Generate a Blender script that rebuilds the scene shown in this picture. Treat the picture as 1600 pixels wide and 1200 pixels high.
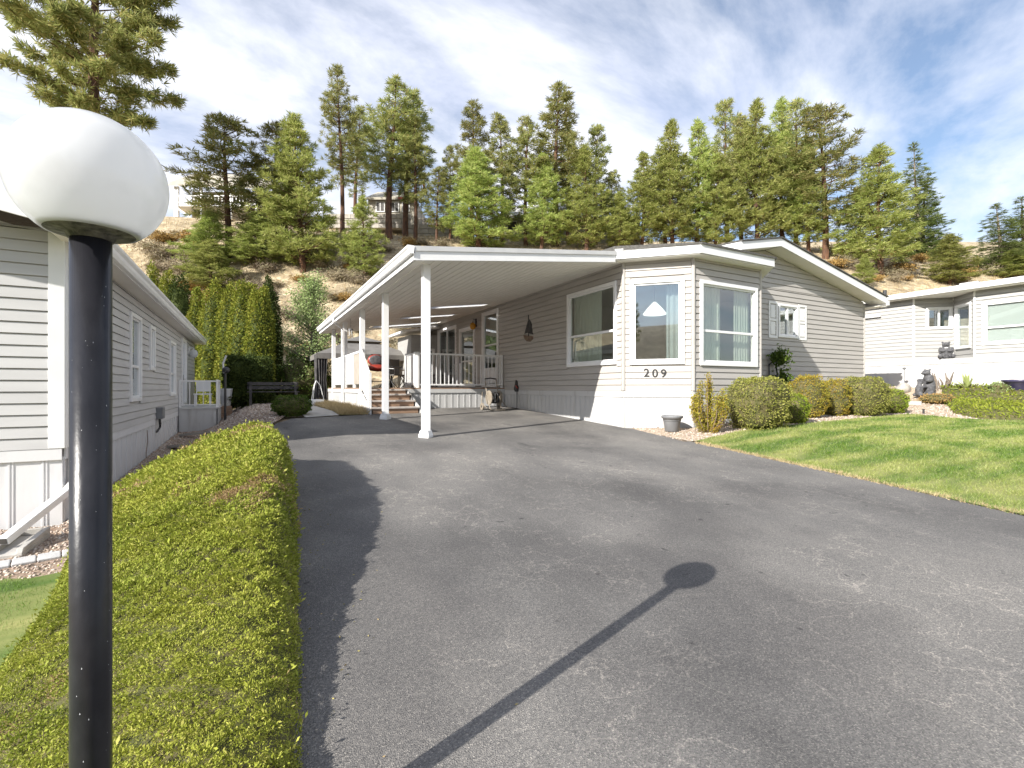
import bpy, bmesh, math, random
import numpy as np
from mathutils import Vector, Matrix, noise as mnoise
from mathutils.geometry import delaunay_2d_cdt
random.seed(7); RNG = np.random.default_rng(7)
for o in list(bpy.data.objects): bpy.data.objects.remove(o)
SC = bpy.context.scene; COL = SC.collection
# ------------------------------------------------------------------ camera, sky, sun, exposure
# world axes: x = across the houses, y = along the houses, z = 0 at eye level
F = 755.0; CX, CY = 800.0, 606.0                       # focal length and horizon in photo pixels (1600 wide)
YAW = math.atan(408 / F); CA, SA = math.cos(YAW), math.sin(YAW)
cam = bpy.data.cameras.new('camera'); cam.sensor_width = 36; cam.lens = F * 36 / 1600
cam.shift_y = 6 / 1600; cam.clip_start = 0.05; cam.clip_end = 3000
camo = bpy.data.objects.new('camera', cam); COL.objects.link(camo)
camo.rotation_euler = (math.pi / 2, 0, -YAW); SC.camera = camo
HEAD = math.radians(43.4) + YAW                        # compass heading of the light (from +y towards +x)
ELEV = math.radians(29.07)
sunl = bpy.data.lights.new('sun', 'SUN'); sunl.energy = 5.0; sunl.angle = math.radians(0.5); sunl.color = (1, .955, .885)
suno = bpy.data.objects.new('sun', sunl); COL.objects.link(suno)
ld = Vector((math.sin(HEAD) * math.cos(ELEV), math.cos(HEAD) * math.cos(ELEV), -math.sin(ELEV)))
suno.rotation_euler = ld.to_track_quat('-Z', 'Y').to_euler(); suno.location = (-20, -20, 30)
W = bpy.data.worlds.new('World'); SC.world = W; W.use_nodes = True
nt = W.node_tree; N = nt.nodes; L = nt.links; N.clear()
wout = N.new('ShaderNodeOutputWorld'); bg = N.new('ShaderNodeBackground'); bg2 = N.new('ShaderNodeBackground')
sky = N.new('ShaderNodeTexSky'); sky.sky_type = 'NISHITA'; sky.sun_disc = False
sky.sun_elevation = ELEV; sky.sun_rotation = HEAD + math.pi; sky.air_density = 1.0; sky.dust_density = .6; sky.ozone_density = 1.5
L.new(sky.outputs[0], bg.inputs[0]); bg.inputs[1].default_value = 0.10
bg2.inputs[0].default_value = (.86, .88, .97, 1); bg2.inputs[1].default_value = .68
tc = N.new('ShaderNodeTexCoord'); sep = N.new('ShaderNodeSeparateXYZ'); L.new(tc.outputs['Generated'], sep.inputs[0])
zz = N.new('ShaderNodeMath'); zz.operation = 'MAXIMUM'; zz.inputs[1].default_value = 0.0; L.new(sep.outputs[2], zz.inputs[0])
za = N.new('ShaderNodeMath'); za.operation = 'ADD'; za.inputs[1].default_value = .22; L.new(zz.outputs[0], za.inputs[0])
dv = N.new('ShaderNodeVectorMath'); dv.operation = 'DIVIDE'
cz = N.new('ShaderNodeCombineXYZ'); [L.new(za.outputs[0], cz.inputs[i]) for i in range(3)]
L.new(tc.outputs['Generated'], dv.inputs[0]); L.new(cz.outputs[0], dv.inputs[1])
mp = N.new('ShaderNodeMapping'); mp.inputs['Rotation'].default_value = (0, 0, math.radians(-25)); mp.inputs['Scale'].default_value = (.75, 1.25, 0)
mp.inputs['Location'].default_value = (.62, .35, 0)
L.new(dv.outputs[0], mp.inputs[0])
n1 = N.new('ShaderNodeTexNoise'); n1.inputs['Scale'].default_value = 1.25; n1.inputs['Detail'].default_value = 10; n1.inputs['Roughness'].default_value = .60; n1.inputs['Distortion'].default_value = .35
L.new(mp.outputs[0], n1.inputs['Vector'])
cr = N.new('ShaderNodeValToRGB'); cr.color_ramp.elements[0].position = .38; cr.color_ramp.elements[0].color = (.06, .06, .06, 1)
cr.color_ramp.elements[1].position = .60; cr.color_ramp.elements[1].color = (.97, .97, .97, 1)
L.new(n1.outputs[0], cr.inputs[0])
n2 = N.new('ShaderNodeTexNoise'); n2.inputs['Scale'].default_value = 3.2; n2.inputs['Detail'].default_value = 5; L.new(mp.outputs[0], n2.inputs['Vector'])
cr2 = N.new('ShaderNodeValToRGB'); cr2.color_ramp.elements[0].position = .3; cr2.color_ramp.elements[0].color = (.78, .82, .98, 1)
cr2.color_ramp.elements[1].position = .66; cr2.color_ramp.elements[1].color = (1.05, 1.06, 1.12, 1)
L.new(n2.outputs[0], cr2.inputs[0]); L.new(cr2.outputs[0], bg2.inputs[0])
mxs = N.new('ShaderNodeMixShader'); L.new(cr.outputs[0], mxs.inputs[0]); L.new(bg.outputs[0], mxs.inputs[1]); L.new(bg2.outputs[0], mxs.inputs[2])
L.new(mxs.outputs[0], wout.inputs[0])
SC.view_settings.view_transform = 'Standard'; SC.view_settings.look = 'None'; SC.view_settings.gamma = 1
SC.view_settings.exposure = 0.90; SC.view_settings.use_curve_mapping = False
SC.cycles.max_bounces = 8; SC.cycles.transparent_max_bounces = 16

# ------------------------------------------------------------------ pixel helpers
def c2w(xc, yc): return (CA * xc + SA * yc, -SA * xc + CA * yc)      # camera plan -> world plan
def w2c(x, y): return (CA * x - SA * y, SA * x + CA * y)
def at(px, py, depth):
    a = (px - CX) / F; x, y = c2w(a * depth, depth); return Vector((x, y, -(py - CY) / F * depth))
def sstep(t): t = min(1, max(0, t)); return t * t * (3 - 2 * t)
def lerp_tab(x, tab):
    if x <= tab[0][0]: return tab[0][1]
    for (x0, y0), (x1, y1) in zip(tab, tab[1:]):
        if x <= x1: return y0 + (y1 - y0) * (x - x0) / (x1 - x0)
    return tab[-1][1]
RISE = [(6.8, 0), (7.7, .08), (8.8, .15), (12, .17), (16, .18), (18.6, .42), (19.6, .80), (20.4, .82), (40, .9)]
RIDGE = [(-700, 330), (270, 338), (450, 350), (560, 364), (700, 372), (850, 378), (1000, 386), (1300, 388), (1400, 402), (1480, 414), (1600, 424), (2200, 440)]
def G(x, y):
    """terrain height"""
    z = -1.22 + .052 * min(12.5, max(-8, y))
    z += lerp_tab(x, RISE) * sstep((y + 2) / 6)
    wl = sstep((.25 - x) / 1.7)
    if wl > 0:
        zn = -1.54 + .024 * (min(26, max(-6, y)) - 7.3)
        z = z * (1 - wl) + zn * wl
    xc, yc = w2c(x, y)
    if yc > 20:
        px = CX + F * xc / yc
        zr = (CY - lerp_tab(px, RIDGE)) / F * 52
        y0 = 24 if px < 700 else 27
        k = (yc - y0) / (52 - y0)
        if k > 0:
            kk = min(k, 1); h = zr * (0.15 * sstep(kk) + .85 * kk) if kk < 1 else zr * min(yc, 64) / 52
            bump = .9 * mnoise.noise(Vector((x * .11, y * .11, 0))) * min(1, k * 3) * max(0, 1 - max(0, k - .8) * 4)
            z = z + (h - z) * min(1, k * 4) + bump
        if yc > 140: z = max(z, zr * 64 / 52 + (214 / F * 300 - zr * 64 / 52) * sstep((yc - 140) / 150))
    elif yc < -40:
        z += 17 * sstep((-yc - 40) / 60)
    return z
def gp(px, py):
    """pixel -> point on the terrain (marches along the ray)"""
    a = (px - CX) / F; c = -(py - CY) / F; d = .4
    while d < 70:
        x, y = c2w(a * d, d)
        if c * d < G(x, y):
            lo, hi = d / 1.02, d
            for _ in range(20):
                m = (lo + hi) / 2; x, y = c2w(a * m, m)
                if c * m < G(x, y): hi = m
                else: lo = m
            return Vector((x, y, G(x, y))), hi
        d *= 1.02
    d = 56; x, y = c2w(a * d, d); return Vector((x, y, G(x, y))), d
def frame(p, d): return (Vector((p[0], p[1], 0)), Vector((d[0], d[1], 0)).normalized(), Vector((d[1], -d[0], 0)).normalized())
def onf(fr, px, py):
    """pixel -> (a, z) on a vertical wall frame"""
    a = (px - CX) / F; rx, ry = c2w(a, 1); p, d, n = fr
    depth = (p.x * n.x + p.y * n.y) / (rx * n.x + ry * n.y)
    q = Vector((rx * depth, ry * depth, 0)) - p
    return q.dot(d), -(py - CY) / F * depth
def fpt(fr, a, o, z): p, d, n = fr; v = p + d * a + n * o; return Vector((v.x, v.y, z))

# ------------------------------------------------------------------ materials
MATS = {}
def mat(name, c1, c2=None, scale=4, rough=.6, bump=0, bscale=60, metal=0, detail=4, spec=.5, stretch=None, coat=0, island=None, trans=0, lo=.35, hi=.65, voro=None, obj_rand=0):
    m = bpy.data.materials.new(name); m.use_nodes = True; t = m.node_tree; nn = t.nodes; ll = t.links
    b = nn['Principled BSDF']; b.inputs['Roughness'].default_value = rough; b.inputs['Metallic'].default_value = metal
    b.inputs['Specular IOR Level'].default_value = spec; b.inputs['Coat Weight'].default_value = coat
    b.inputs['Base Color'].default_value = (*c1, 1)
    co = nn.new('ShaderNodeTexCoord').outputs['Object']
    if stretch:
        mpn = nn.new('ShaderNodeMapping'); mpn.inputs['Scale'].default_value = stretch; ll.new(co, mpn.inputs[0]); co = mpn.outputs[0]
    col = None
    if c2:
        nz = nn.new('ShaderNodeTexNoise'); nz.inputs['Scale'].default_value = scale; nz.inputs['Detail'].default_value = detail; ll.new(co, nz.inputs['Vector'])
        r = nn.new('ShaderNodeValToRGB'); r.color_ramp.elements[0].position = lo; r.color_ramp.elements[1].position = hi
        r.color_ramp.elements[0].color = (*c1, 1); r.color_ramp.elements[1].color = (*c2, 1); ll.new(nz.outputs[0], r.inputs[0]); col = r.outputs[0]
    if voro:   # (scale, colour list) speckle
        v = nn.new('ShaderNodeTexVoronoi'); v.inputs['Scale'].default_value = voro[0]; ll.new(co, v.inputs['Vector'])
        sp = nn.new('ShaderNodeSeparateColor'); ll.new(v.outputs['Color'], sp.inputs[0])
        r = nn.new('ShaderNodeValToRGB'); els = r.color_ramp.elements; cl = voro[1]
        while len(els) < len(cl): els.new(.5)
        for i, c in enumerate(cl): els[i].position = i / (len(cl) - 1); els[i].color = (*c, 1)
        ll.new(sp.outputs[0], r.inputs[0])
        if col is None: col = r.outputs[0]
        else:
            mx = nn.new('ShaderNodeMix'); mx.data_type = 'RGBA'; mx.blend_type = 'MULTIPLY'; mx.inputs[0].default_value = voro[2] if len(voro) > 2 else 1
            ll.new(col, mx.inputs[6]); ll.new(r.outputs[0], mx.inputs[7]); col = mx.outputs[2]
    if island:  # list of colours picked per leaf
        g = nn.new('ShaderNodeNewGeometry'); r = nn.new('ShaderNodeValToRGB'); els = r.color_ramp.elements
        while len(els) < len(island): els.new(.5)
        for i, c in enumerate(island): els[i].position = i / (len(island) - 1); els[i].color = (*c, 1)
        ll.new(g.outputs['Random Per Island'], r.inputs[0])
        if col is None: col = r.outputs[0]
        else:
            mx = nn.new('ShaderNodeMix'); mx.data_type = 'RGBA'; mx.inputs[0].default_value = .55; ll.new(col, mx.inputs[6]); ll.new(r.outputs[0], mx.inputs[7]); col = mx.outputs[2]
    if obj_rand:
        oi = nn.new('ShaderNodeObjectInfo'); hs = nn.new('ShaderNodeHueSaturation')
        mr = nn.new('ShaderNodeMapRange'); mr.inputs[3].default_value = 1 - obj_rand; mr.inputs[4].default_value = 1 + obj_rand; ll.new(oi.outputs['Random'], mr.inputs[0]); ll.new(mr.outputs[0], hs.inputs['Value'])
        mr2 = nn.new('ShaderNodeMapRange'); mr2.inputs[3].default_value = .5 - obj_rand * .04; mr2.inputs[4].default_value = .5 + obj_rand * .09; ll.new(oi.outputs['Random'], mr2.inputs[0]); ll.new(mr2.outputs[0], hs.inputs['Hue'])
        if col is not None: ll.new(col, hs.inputs['Color'])
        else: hs.inputs['Color'].default_value = (*c1, 1)
        col = hs.outputs[0]
    if col is not None: ll.new(col, b.inputs['Base Color'])
    if bump:
        nz = nn.new('ShaderNodeTexNoise'); nz.inputs['Scale'].default_value = bscale; nz.inputs['Detail'].default_value = 3; ll.new(co, nz.inputs['Vector'])
        bp = nn.new('ShaderNodeBump'); bp.inputs['Strength'].default_value = bump; bp.inputs['Distance'].default_value = .01
        ll.new(nz.outputs[0], bp.inputs['Height']); ll.new(bp.outputs[0], b.inputs['Normal'])
    if trans:
        tr = nn.new('ShaderNodeBsdfTranslucent'); ms = nn.new('ShaderNodeMixShader'); ms.inputs[0].default_value = trans
        if col is not None: ll.new(col, tr.inputs[0])
        else: tr.inputs[0].default_value = (*c1, 1)
        ll.new(b.outputs[0], ms.inputs[1]); ll.new(tr.outputs[0], ms.inputs[2]); ll.new(ms.outputs[0], nn['Material Output'].inputs[0])
    MATS[name] = m; return m
def glass_mat(name, base, tint=(.8, .86, .86)):
    m = bpy.data.materials.new(name); m.use_nodes = True; t = m.node_tree; nn = t.nodes; ll = t.links; nn.remove(nn['Principled BSDF'])
    tr = nn.new('ShaderNodeBsdfTransparent'); tr.inputs[0].default_value = (*tint, 1); gl = nn.new('ShaderNodeBsdfGlossy'); gl.inputs['Roughness'].default_value = .015
    gl.inputs[0].default_value = (.95, .97, 1, 1)
    fr = nn.new('ShaderNodeLayerWeight'); fr.inputs[0].default_value = .5; pw_ = nn.new('ShaderNodeMath'); pw_.operation = 'POWER'; pw_.inputs[1].default_value = 4; ll.new(fr.outputs['Facing'], pw_.inputs[0]); ad = nn.new('ShaderNodeMath'); ad.operation = 'MULTIPLY_ADD'; ad.use_clamp = True; ad.inputs[1].default_value = 1 - base; ad.inputs[2].default_value = base; ll.new(pw_.outputs[0], ad.inputs[0])
    ms = nn.new('ShaderNodeMixShader'); ll.new(ad.outputs[0], ms.inputs[0]); ll.new(tr.outputs[0], ms.inputs[1]); ll.new(gl.outputs[0], ms.inputs[2]); ll.new(ms.outputs[0], nn['Material Output'].inputs[0])
    MATS[name] = m; return m
M = MATS
mat('siding_tan', (.395, .372, .345), (.44, .415, .385), 1.2, .55, .06, 90, stretch=(1, 1, 6))
mat('siding_cream', (.47, .465, .46), (.52, .515, .51), 1.1, .55, .06, 90, stretch=(1, 1, 6))
mat('siding_pale', (.34, .335, .322), (.38, .375, .36), 1.1, .55, .06, 90, stretch=(1, 1, 6))
mat('trim_white', (.74, .74, .735), (.80, .80, .79), 2.5, .4, .02, 40)
mat('frame_white', (.78, .78, .78), (.81, .81, .80), 3, .35)
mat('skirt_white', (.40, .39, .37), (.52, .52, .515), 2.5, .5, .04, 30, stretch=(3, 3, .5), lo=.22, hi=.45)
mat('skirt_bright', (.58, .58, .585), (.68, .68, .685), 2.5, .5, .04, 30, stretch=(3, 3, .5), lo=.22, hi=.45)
mat('ceiling_white', (.80, .775, .71), (.84, .815, .75), 2, .5)
mat('roof_shingle', (.07, .067, .062), (.12, .115, .105), 25, .9, .5, 120)
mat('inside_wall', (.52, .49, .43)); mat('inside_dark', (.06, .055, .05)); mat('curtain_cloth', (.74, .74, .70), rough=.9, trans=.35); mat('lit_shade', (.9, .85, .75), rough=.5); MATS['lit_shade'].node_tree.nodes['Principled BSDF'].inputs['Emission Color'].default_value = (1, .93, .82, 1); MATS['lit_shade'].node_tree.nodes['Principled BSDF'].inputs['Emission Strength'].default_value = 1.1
mat('blind_slat', (.62, .64, .64), rough=.5); mat('screen_mesh', (.035, .036, .042), rough=.8)
glass_mat('window_glass', .20); glass_mat('clear_glass', .06, (.92, .95, .93)); glass_mat('soft_glass', .10, (.9, .94, .9))
mat('black_paint', (.012, .012, .015), (.022, .022, .026), 18, .30, .07, 60, spec=.35, stretch=(1, 1, .6)); mat('fitter_metal', (.03, .03, .028), (.16, .15, .13), 60, .6, .4, 90)
mat('paint_chip', (.45, .46, .48), rough=.7)
mat('black_metal', (.02, .02, .022), (.035, .035, .036), 10, .45)
mat('grey_plastic', (.16, .165, .175), (.20, .205, .21), 6, .5)
mat('grey_statue', (.055, .055, .06), (.12, .12, .125), 14, .75, .4, 60)
mat('stone_grey', (.30, .28, .25), (.45, .42, .37), 9, .9, .5, 30)
mat('concrete', (.36, .345, .32), (.46, .44, .41), 5, .9, .3, 80)
mat('concrete_block', (.36, .33, .29), (.44, .41, .36), 3, .95, .4, 50)
mat('red_enamel', (.26, .03, .02), (.32, .045, .03), 6, .4, coat=.3)
mat('wood_deck', (.24, .15, .095), (.34, .22, .145), 6, .7, .3, 40, stretch=(1, 8, 8))
mat('tread_grey', (.38, .34, .31), (.46, .42, .38), 8, .8)
mat('gazebo_cloth', (.15, .14, .13), (.20, .19, .175), 3, .9, trans=.1)
mat('curtain_dark', (.035, .033, .035), (.08, .075, .072), 5, .9)
mat('panel_grey', (.52, .52, .52), (.58, .58, .57), 4, .5)
mat('panel_tan', (.33, .29, .24), (.40, .36, .31), 5, .6)
mat('hose_beige', (.20, .17, .13), (.28, .24, .19), 6, .6); mat('amber_glass', (.75, .42, .06), rough=.15, trans=.4)
mat('bark', (.055, .032, .022), (.15, .075, .042), 9, .95, .8, 30, stretch=(1, 1, .25))
mat('bark_grey', (.12, .095, .075), (.22, .18, .14), 9, .95, .6, 30)
mat('flag_red', (.55, .03, .03)); mat('flag_white', (.8, .8, .8)); mat('roof_red', (.30, .07, .05), (.36, .10, .07), 4, .8)
mat('house_beige', (.36, .33, .27), (.42, .39, .32), 2, .7); mat('pot_white', (.75, .75, .74)); mat('purple_glaze', (.04, .035, .09), (.09, .08, .13), 5, .3)
mat('skylight_panel', (.85, .85, .84), rough=.5, trans=.85)
# globe: opal acrylic
g = mat('opal_acrylic', (.74, .75, .75), (.84, .85, .86), 9, rough=.08, spec=.6, trans=.55, coat=.4, detail=8, lo=.25, hi=.5)
# leaves
NEED = dict(rough=.6, spec=.15, trans=.42)
mat('needles_green', (.24, .29, .06), (.40, .43, .12), .35, island=[(.12, .17, .04), (.34, .39, .10), (.54, .55, .20), (.64, .57, .26)], obj_rand=.22, **NEED)
mat('needles_tall', (.20, .235, .065), (.35, .355, .12), .3, island=[(.10, .13, .04), (.27, .305, .09), (.46, .45, .18), (.60, .46, .22)], obj_rand=.2, **NEED)
mat('needles_blue', (.13, .18, .05), (.22, .27, .085), .4, island=[(.07, .11, .03), (.19, .25, .07), (.36, .39, .14)], obj_rand=.15, **NEED)
LEAF = dict(rough=.65, spec=.15, trans=.25)
mat('juniper', (.23, .28, .028), (.42, .43, .06), 2.0, lo=.36, hi=.62, detail=7, island=[(.07, .11, .012), (.22, .265, .04), (.34, .37, .07), (.46, .41, .15)], **LEAF)
mat('juniper_dead', (.30, .20, .10), (.40, .28, .14), 6, island=[(.16, .10, .05), (.36, .26, .12), (.50, .40, .22)], **LEAF)
mat('juniper_dark', (.16, .20, .02), (.27, .30, .04), 2, island=[(.06, .10, .012), (.20, .25, .03), (.36, .38, .06)], **LEAF)
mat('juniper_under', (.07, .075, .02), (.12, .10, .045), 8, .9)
mat('box_olive', (.18, .195, .035), (.28, .28, .06), 3, island=[(.08, .10, .02), (.22, .24, .045), (.38, .37, .10), (.48, .44, .16)], **LEAF)
mat('box_autumn', (.27, .25, .04), (.42, .23, .03), 2.2, lo=.42, hi=.7, island=[(.11, .12, .02), (.29, .29, .04), (.46, .40, .07), (.50, .26, .04)], **LEAF)
mat('box_bright', (.17, .23, .02), (.27, .33, .03), 3, island=[(.07, .12, .012), (.21, .28, .025), (.37, .42, .06)], **LEAF)
mat('bush_dark', (.045, .085, .014), (.10, .15, .024), 4, island=[(.022, .045, .008), (.085, .135, .02), (.19, .25, .045)], **LEAF)
mat('cedar', (.10, .14, .015), (.25, .265, .035), 1.8, island=[(.045, .075, .01), (.18, .215, .028), (.31, .33, .05), (.36, .28, .055)], **LEAF)
mat('cedar_dark', (.025, .042, .010), (.05, .07, .014), 1.5, island=[(.015, .03, .008), (.05, .075, .015), (.10, .12, .025)], **LEAF)
mat('leaf_pale', (.24, .32, .11), (.40, .47, .20), 1.5, island=[(.10, .17, .04), (.28, .38, .13), (.52, .58, .30)], **LEAF)
mat('brush', (.20, .155, .11), (.30, .235, .16), .8, island=[(.10, .075, .06), (.22, .175, .12), (.34, .27, .18), (.26, .25, .12)], obj_rand=.3, rough=.9)
mat('brush_gold', (.30, .20, .07), (.40, .25, .08), .8, island=[(.14, .10, .04), (.30, .22, .07), (.42, .22, .05)], rough=.9)
mat('dry_grass', (.42, .33, .18), (.55, .44, .25), .8, island=[(.30, .22, .11), (.48, .37, .20), (.62, .52, .32)], rough=.9, trans=.2)
mat('yucca_leaf', (.20, .25, .08), island=[(.12, .18, .04), (.26, .31, .10), (.42, .42, .22)], rough=.5)
mat('twig', (.16, .11, .08), (.24, .18, .13), 9, .9)
mat('grass_blade', (.07, .17, .008), (.42, .43, .15), 1.25, island=[(.05, .12, .008), (.18, .27, .02), (.46, .46, .20)], rough=.55, trans=.3, stretch=(.55, 1.9, 1), lo=.42, hi=.58)
mat('grass_left', (.08, .20, .010), (.16, .29, .025), 2, island=[(.045, .11, .008), (.15, .28, .02), (.34, .42, .16)], rough=.55, trans=.3)
mat('lawn_soil', (.06, .11, .012), (.24, .24, .08), 1.25, .95, .4, 60, stretch=(.55, 1.9, 1))
mat('gravel', (.42, .36, .28), (.52, .45, .36), 1.5, .95, .8, 45, voro=(32, [(.45, .42, .40), (.8, .74, .68), (1, .96, .9), (.7, .55, .45)], 1))
mat('gravel_brown', (.30, .24, .19), (.38, .31, .25), 1.5, .95, .8, 45, voro=(32, [(.4, .36, .34), (.8, .72, .66), (1, .95, .9), (.65, .5, .42)], 1))
mat('pebble', (.40, .34, .28), rough=.85, island=[(.22, .17, .14), (.42, .34, .27), (.55, .47, .39), (.34, .26, .22), (.62, .57, .50)])
mat('paver', (.42, .42, .42), (.52, .51, .50), 8, .9, .3, 60)
mat('litter', (.20, .18, .06), rough=.8, island=[(.14, .12, .03), (.3, .26, .08), (.34, .24, .12)])

def ground_mat():
    m = mat('hillside_soil', (.38, .315, .205), (.56, .475, .315), .35, .95, .7, 9, detail=9, lo=.38, hi=.62)
    nn = m.node_tree.nodes; ll = m.node_tree.links; b = nn['Principled BSDF']; base = b.inputs['Base Color'].links[0].from_socket
    co = nn.new('ShaderNodeTexCoord').outputs['Object']
    n2 = nn.new('ShaderNodeTexNoise'); n2.inputs['Scale'].default_value = 1.7; n2.inputs['Detail'].default_value = 8; n2.inputs['Roughness'].default_value = .7; ll.new(co, n2.inputs['Vector'])
    r = nn.new('ShaderNodeValToRGB'); r.color_ramp.elements[0].position = .44; r.color_ramp.elements[1].position = .60; r.color_ramp.elements[0].color = (.55, .50, .47, 1); r.color_ramp.elements[1].color = (1, 1, 1, 1)
    ll.new(n2.outputs[0], r.inputs[0])
    mx = nn.new('ShaderNodeMix'); mx.data_type = 'RGBA'; mx.blend_type = 'MULTIPLY'; mx.inputs[0].default_value = 1; ll.new(base, mx.inputs[6]); ll.new(r.outputs[0], mx.inputs[7]); ll.new(mx.outputs[2], b.inputs['Base Color'])
ground_mat()
def asphalt_mat():
    m = bpy.data.materials.new('asphalt'); m.use_nodes = True; t = m.node_tree; nn = t.nodes; ll = t.links; b = nn['Principled BSDF']
    b.inputs['Roughness'].default_value = .82; b.inputs['Specular IOR Level'].default_value = .35
    co = nn.new('ShaderNodeTexCoord').outputs['Object']
    def noise(scale, detail=5, rough=.6, stretch=None):
        c = co
        if stretch: mpn = nn.new('ShaderNodeMapping'); mpn.inputs['Scale'].default_value = stretch; ll.new(co, mpn.inputs[0]); c = mpn.outputs[0]
        n = nn.new('ShaderNodeTexNoise'); n.inputs['Scale'].default_value = scale; n.inputs['Detail'].default_value = detail; n.inputs['Roughness'].default_value = rough; ll.new(c, n.inputs['Vector']); return n.outputs[0]
    def ramp(sock, stops):
        r = nn.new('ShaderNodeValToRGB'); e = r.color_ramp.elements
        while len(e) < len(stops): e.new(.5)
        for i, (p, c) in enumerate(stops): e[i].position = p; e[i].color = (*c, 1) if len(c) == 3 else c
        ll.new(sock, r.inputs[0]); return r.outputs[0]
    def mul(a, bb, f=1):
        x = nn.new('ShaderNodeMix'); x.data_type = 'RGBA'; x.blend_type = 'MULTIPLY'; x.inputs[0].default_value = f; ll.new(a, x.inputs[6]); ll.new(bb, x.inputs[7]); return x.outputs[2]
    # wide wheel tracks and worn patches run along the drive
    big = ramp(noise(1.0, 4, .55, (.9, .42, 1)), [(.30, (.118, .114, .109)), (.48, (.162, .156, .148)), (.66, (.215, .205, .19))])
    dk = ramp(noise(.55, 3, .5), [(.36, (.55, .55, .57)), (.52, (1, 1, 1))])
    fine = nn.new('ShaderNodeTexVoronoi'); fine.inputs['Scale'].default_value = 210; ll.new(co, fine.inputs['Vector'])
    sp = nn.new('ShaderNodeSeparateColor'); ll.new(fine.outputs['Color'], sp.inputs[0])
    speck = ramp(sp.outputs[0], [(0, (.58, .58, .59)), (.5, (.94, .94, .94)), (.85, (1.12, 1.10, 1.08)), (1, (1.7, 1.66, 1.58))])
    c = mul(mul(big, dk, .75), speck)
    # fine hairline cracks
    vc = nn.new('ShaderNodeTexVoronoi'); vc.feature = 'DISTANCE_TO_EDGE'; vc.inputs['Scale'].default_value = 2.1
    wv = nn.new('ShaderNodeVectorMath'); wv.operation = 'ADD'; n5 = nn.new('ShaderNodeTexNoise'); n5.inputs['Scale'].default_value = 3.5; n5.inputs['Detail'].default_value = 6; ll.new(co, n5.inputs['Vector'])
    ll.new(co, wv.inputs[0]); ll.new(n5.outputs[1], wv.inputs[1]); ll.new(wv.outputs[0], vc.inputs['Vector'])
    ck = ramp(vc.outputs['Distance'], [(0, (1.6, 1.56, 1.5)), (.012, (1.3, 1.28, 1.25)), (.022, (1, 1, 1))])
    msk = ramp(noise(.7, 3), [(.42, (0, 0, 0)), (.52, (1, 1, 1))])
    x = nn.new('ShaderNodeMix'); x.data_type = 'RGBA'; x.blend_type = 'MULTIPLY'; ll.new(msk, x.inputs[0]); ll.new(c, x.inputs[6]); ll.new(ck, x.inputs[7])
    st_ = ramp(noise(1.0, 6, .7, (2.6, .28, 1)), [(.60, (1, 1, 1)), (.68, (.58, .58, .60))]); sm_ = ramp(noise(.35, 2), [(.50, (0, 0, 0)), (.58, (1, 1, 1))]); x2 = nn.new('ShaderNodeMix'); x2.data_type = 'RGBA'; x2.blend_type = 'MULTIPLY'; ll.new(sm_, x2.inputs[0]); ll.new(x.outputs[2], x2.inputs[6]); ll.new(st_, x2.inputs[7])
    sp2 = ramp(noise(9, 2, .5), [(.24, (.5, .5, .52)), (.29, (1, 1, 1))]); ll.new(mul(x2.outputs[2], sp2), b.inputs['Base Color'])
    bp = nn.new('ShaderNodeBump'); bp.inputs['Strength'].default_value = .55; bp.inputs['Distance'].default_value = .006
    ll.new(fine.outputs['Distance'], bp.inputs['Height']); ll.new(bp.outputs[0], b.inputs['Normal'])
    MATS['asphalt'] = m
asphalt_mat()

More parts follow.
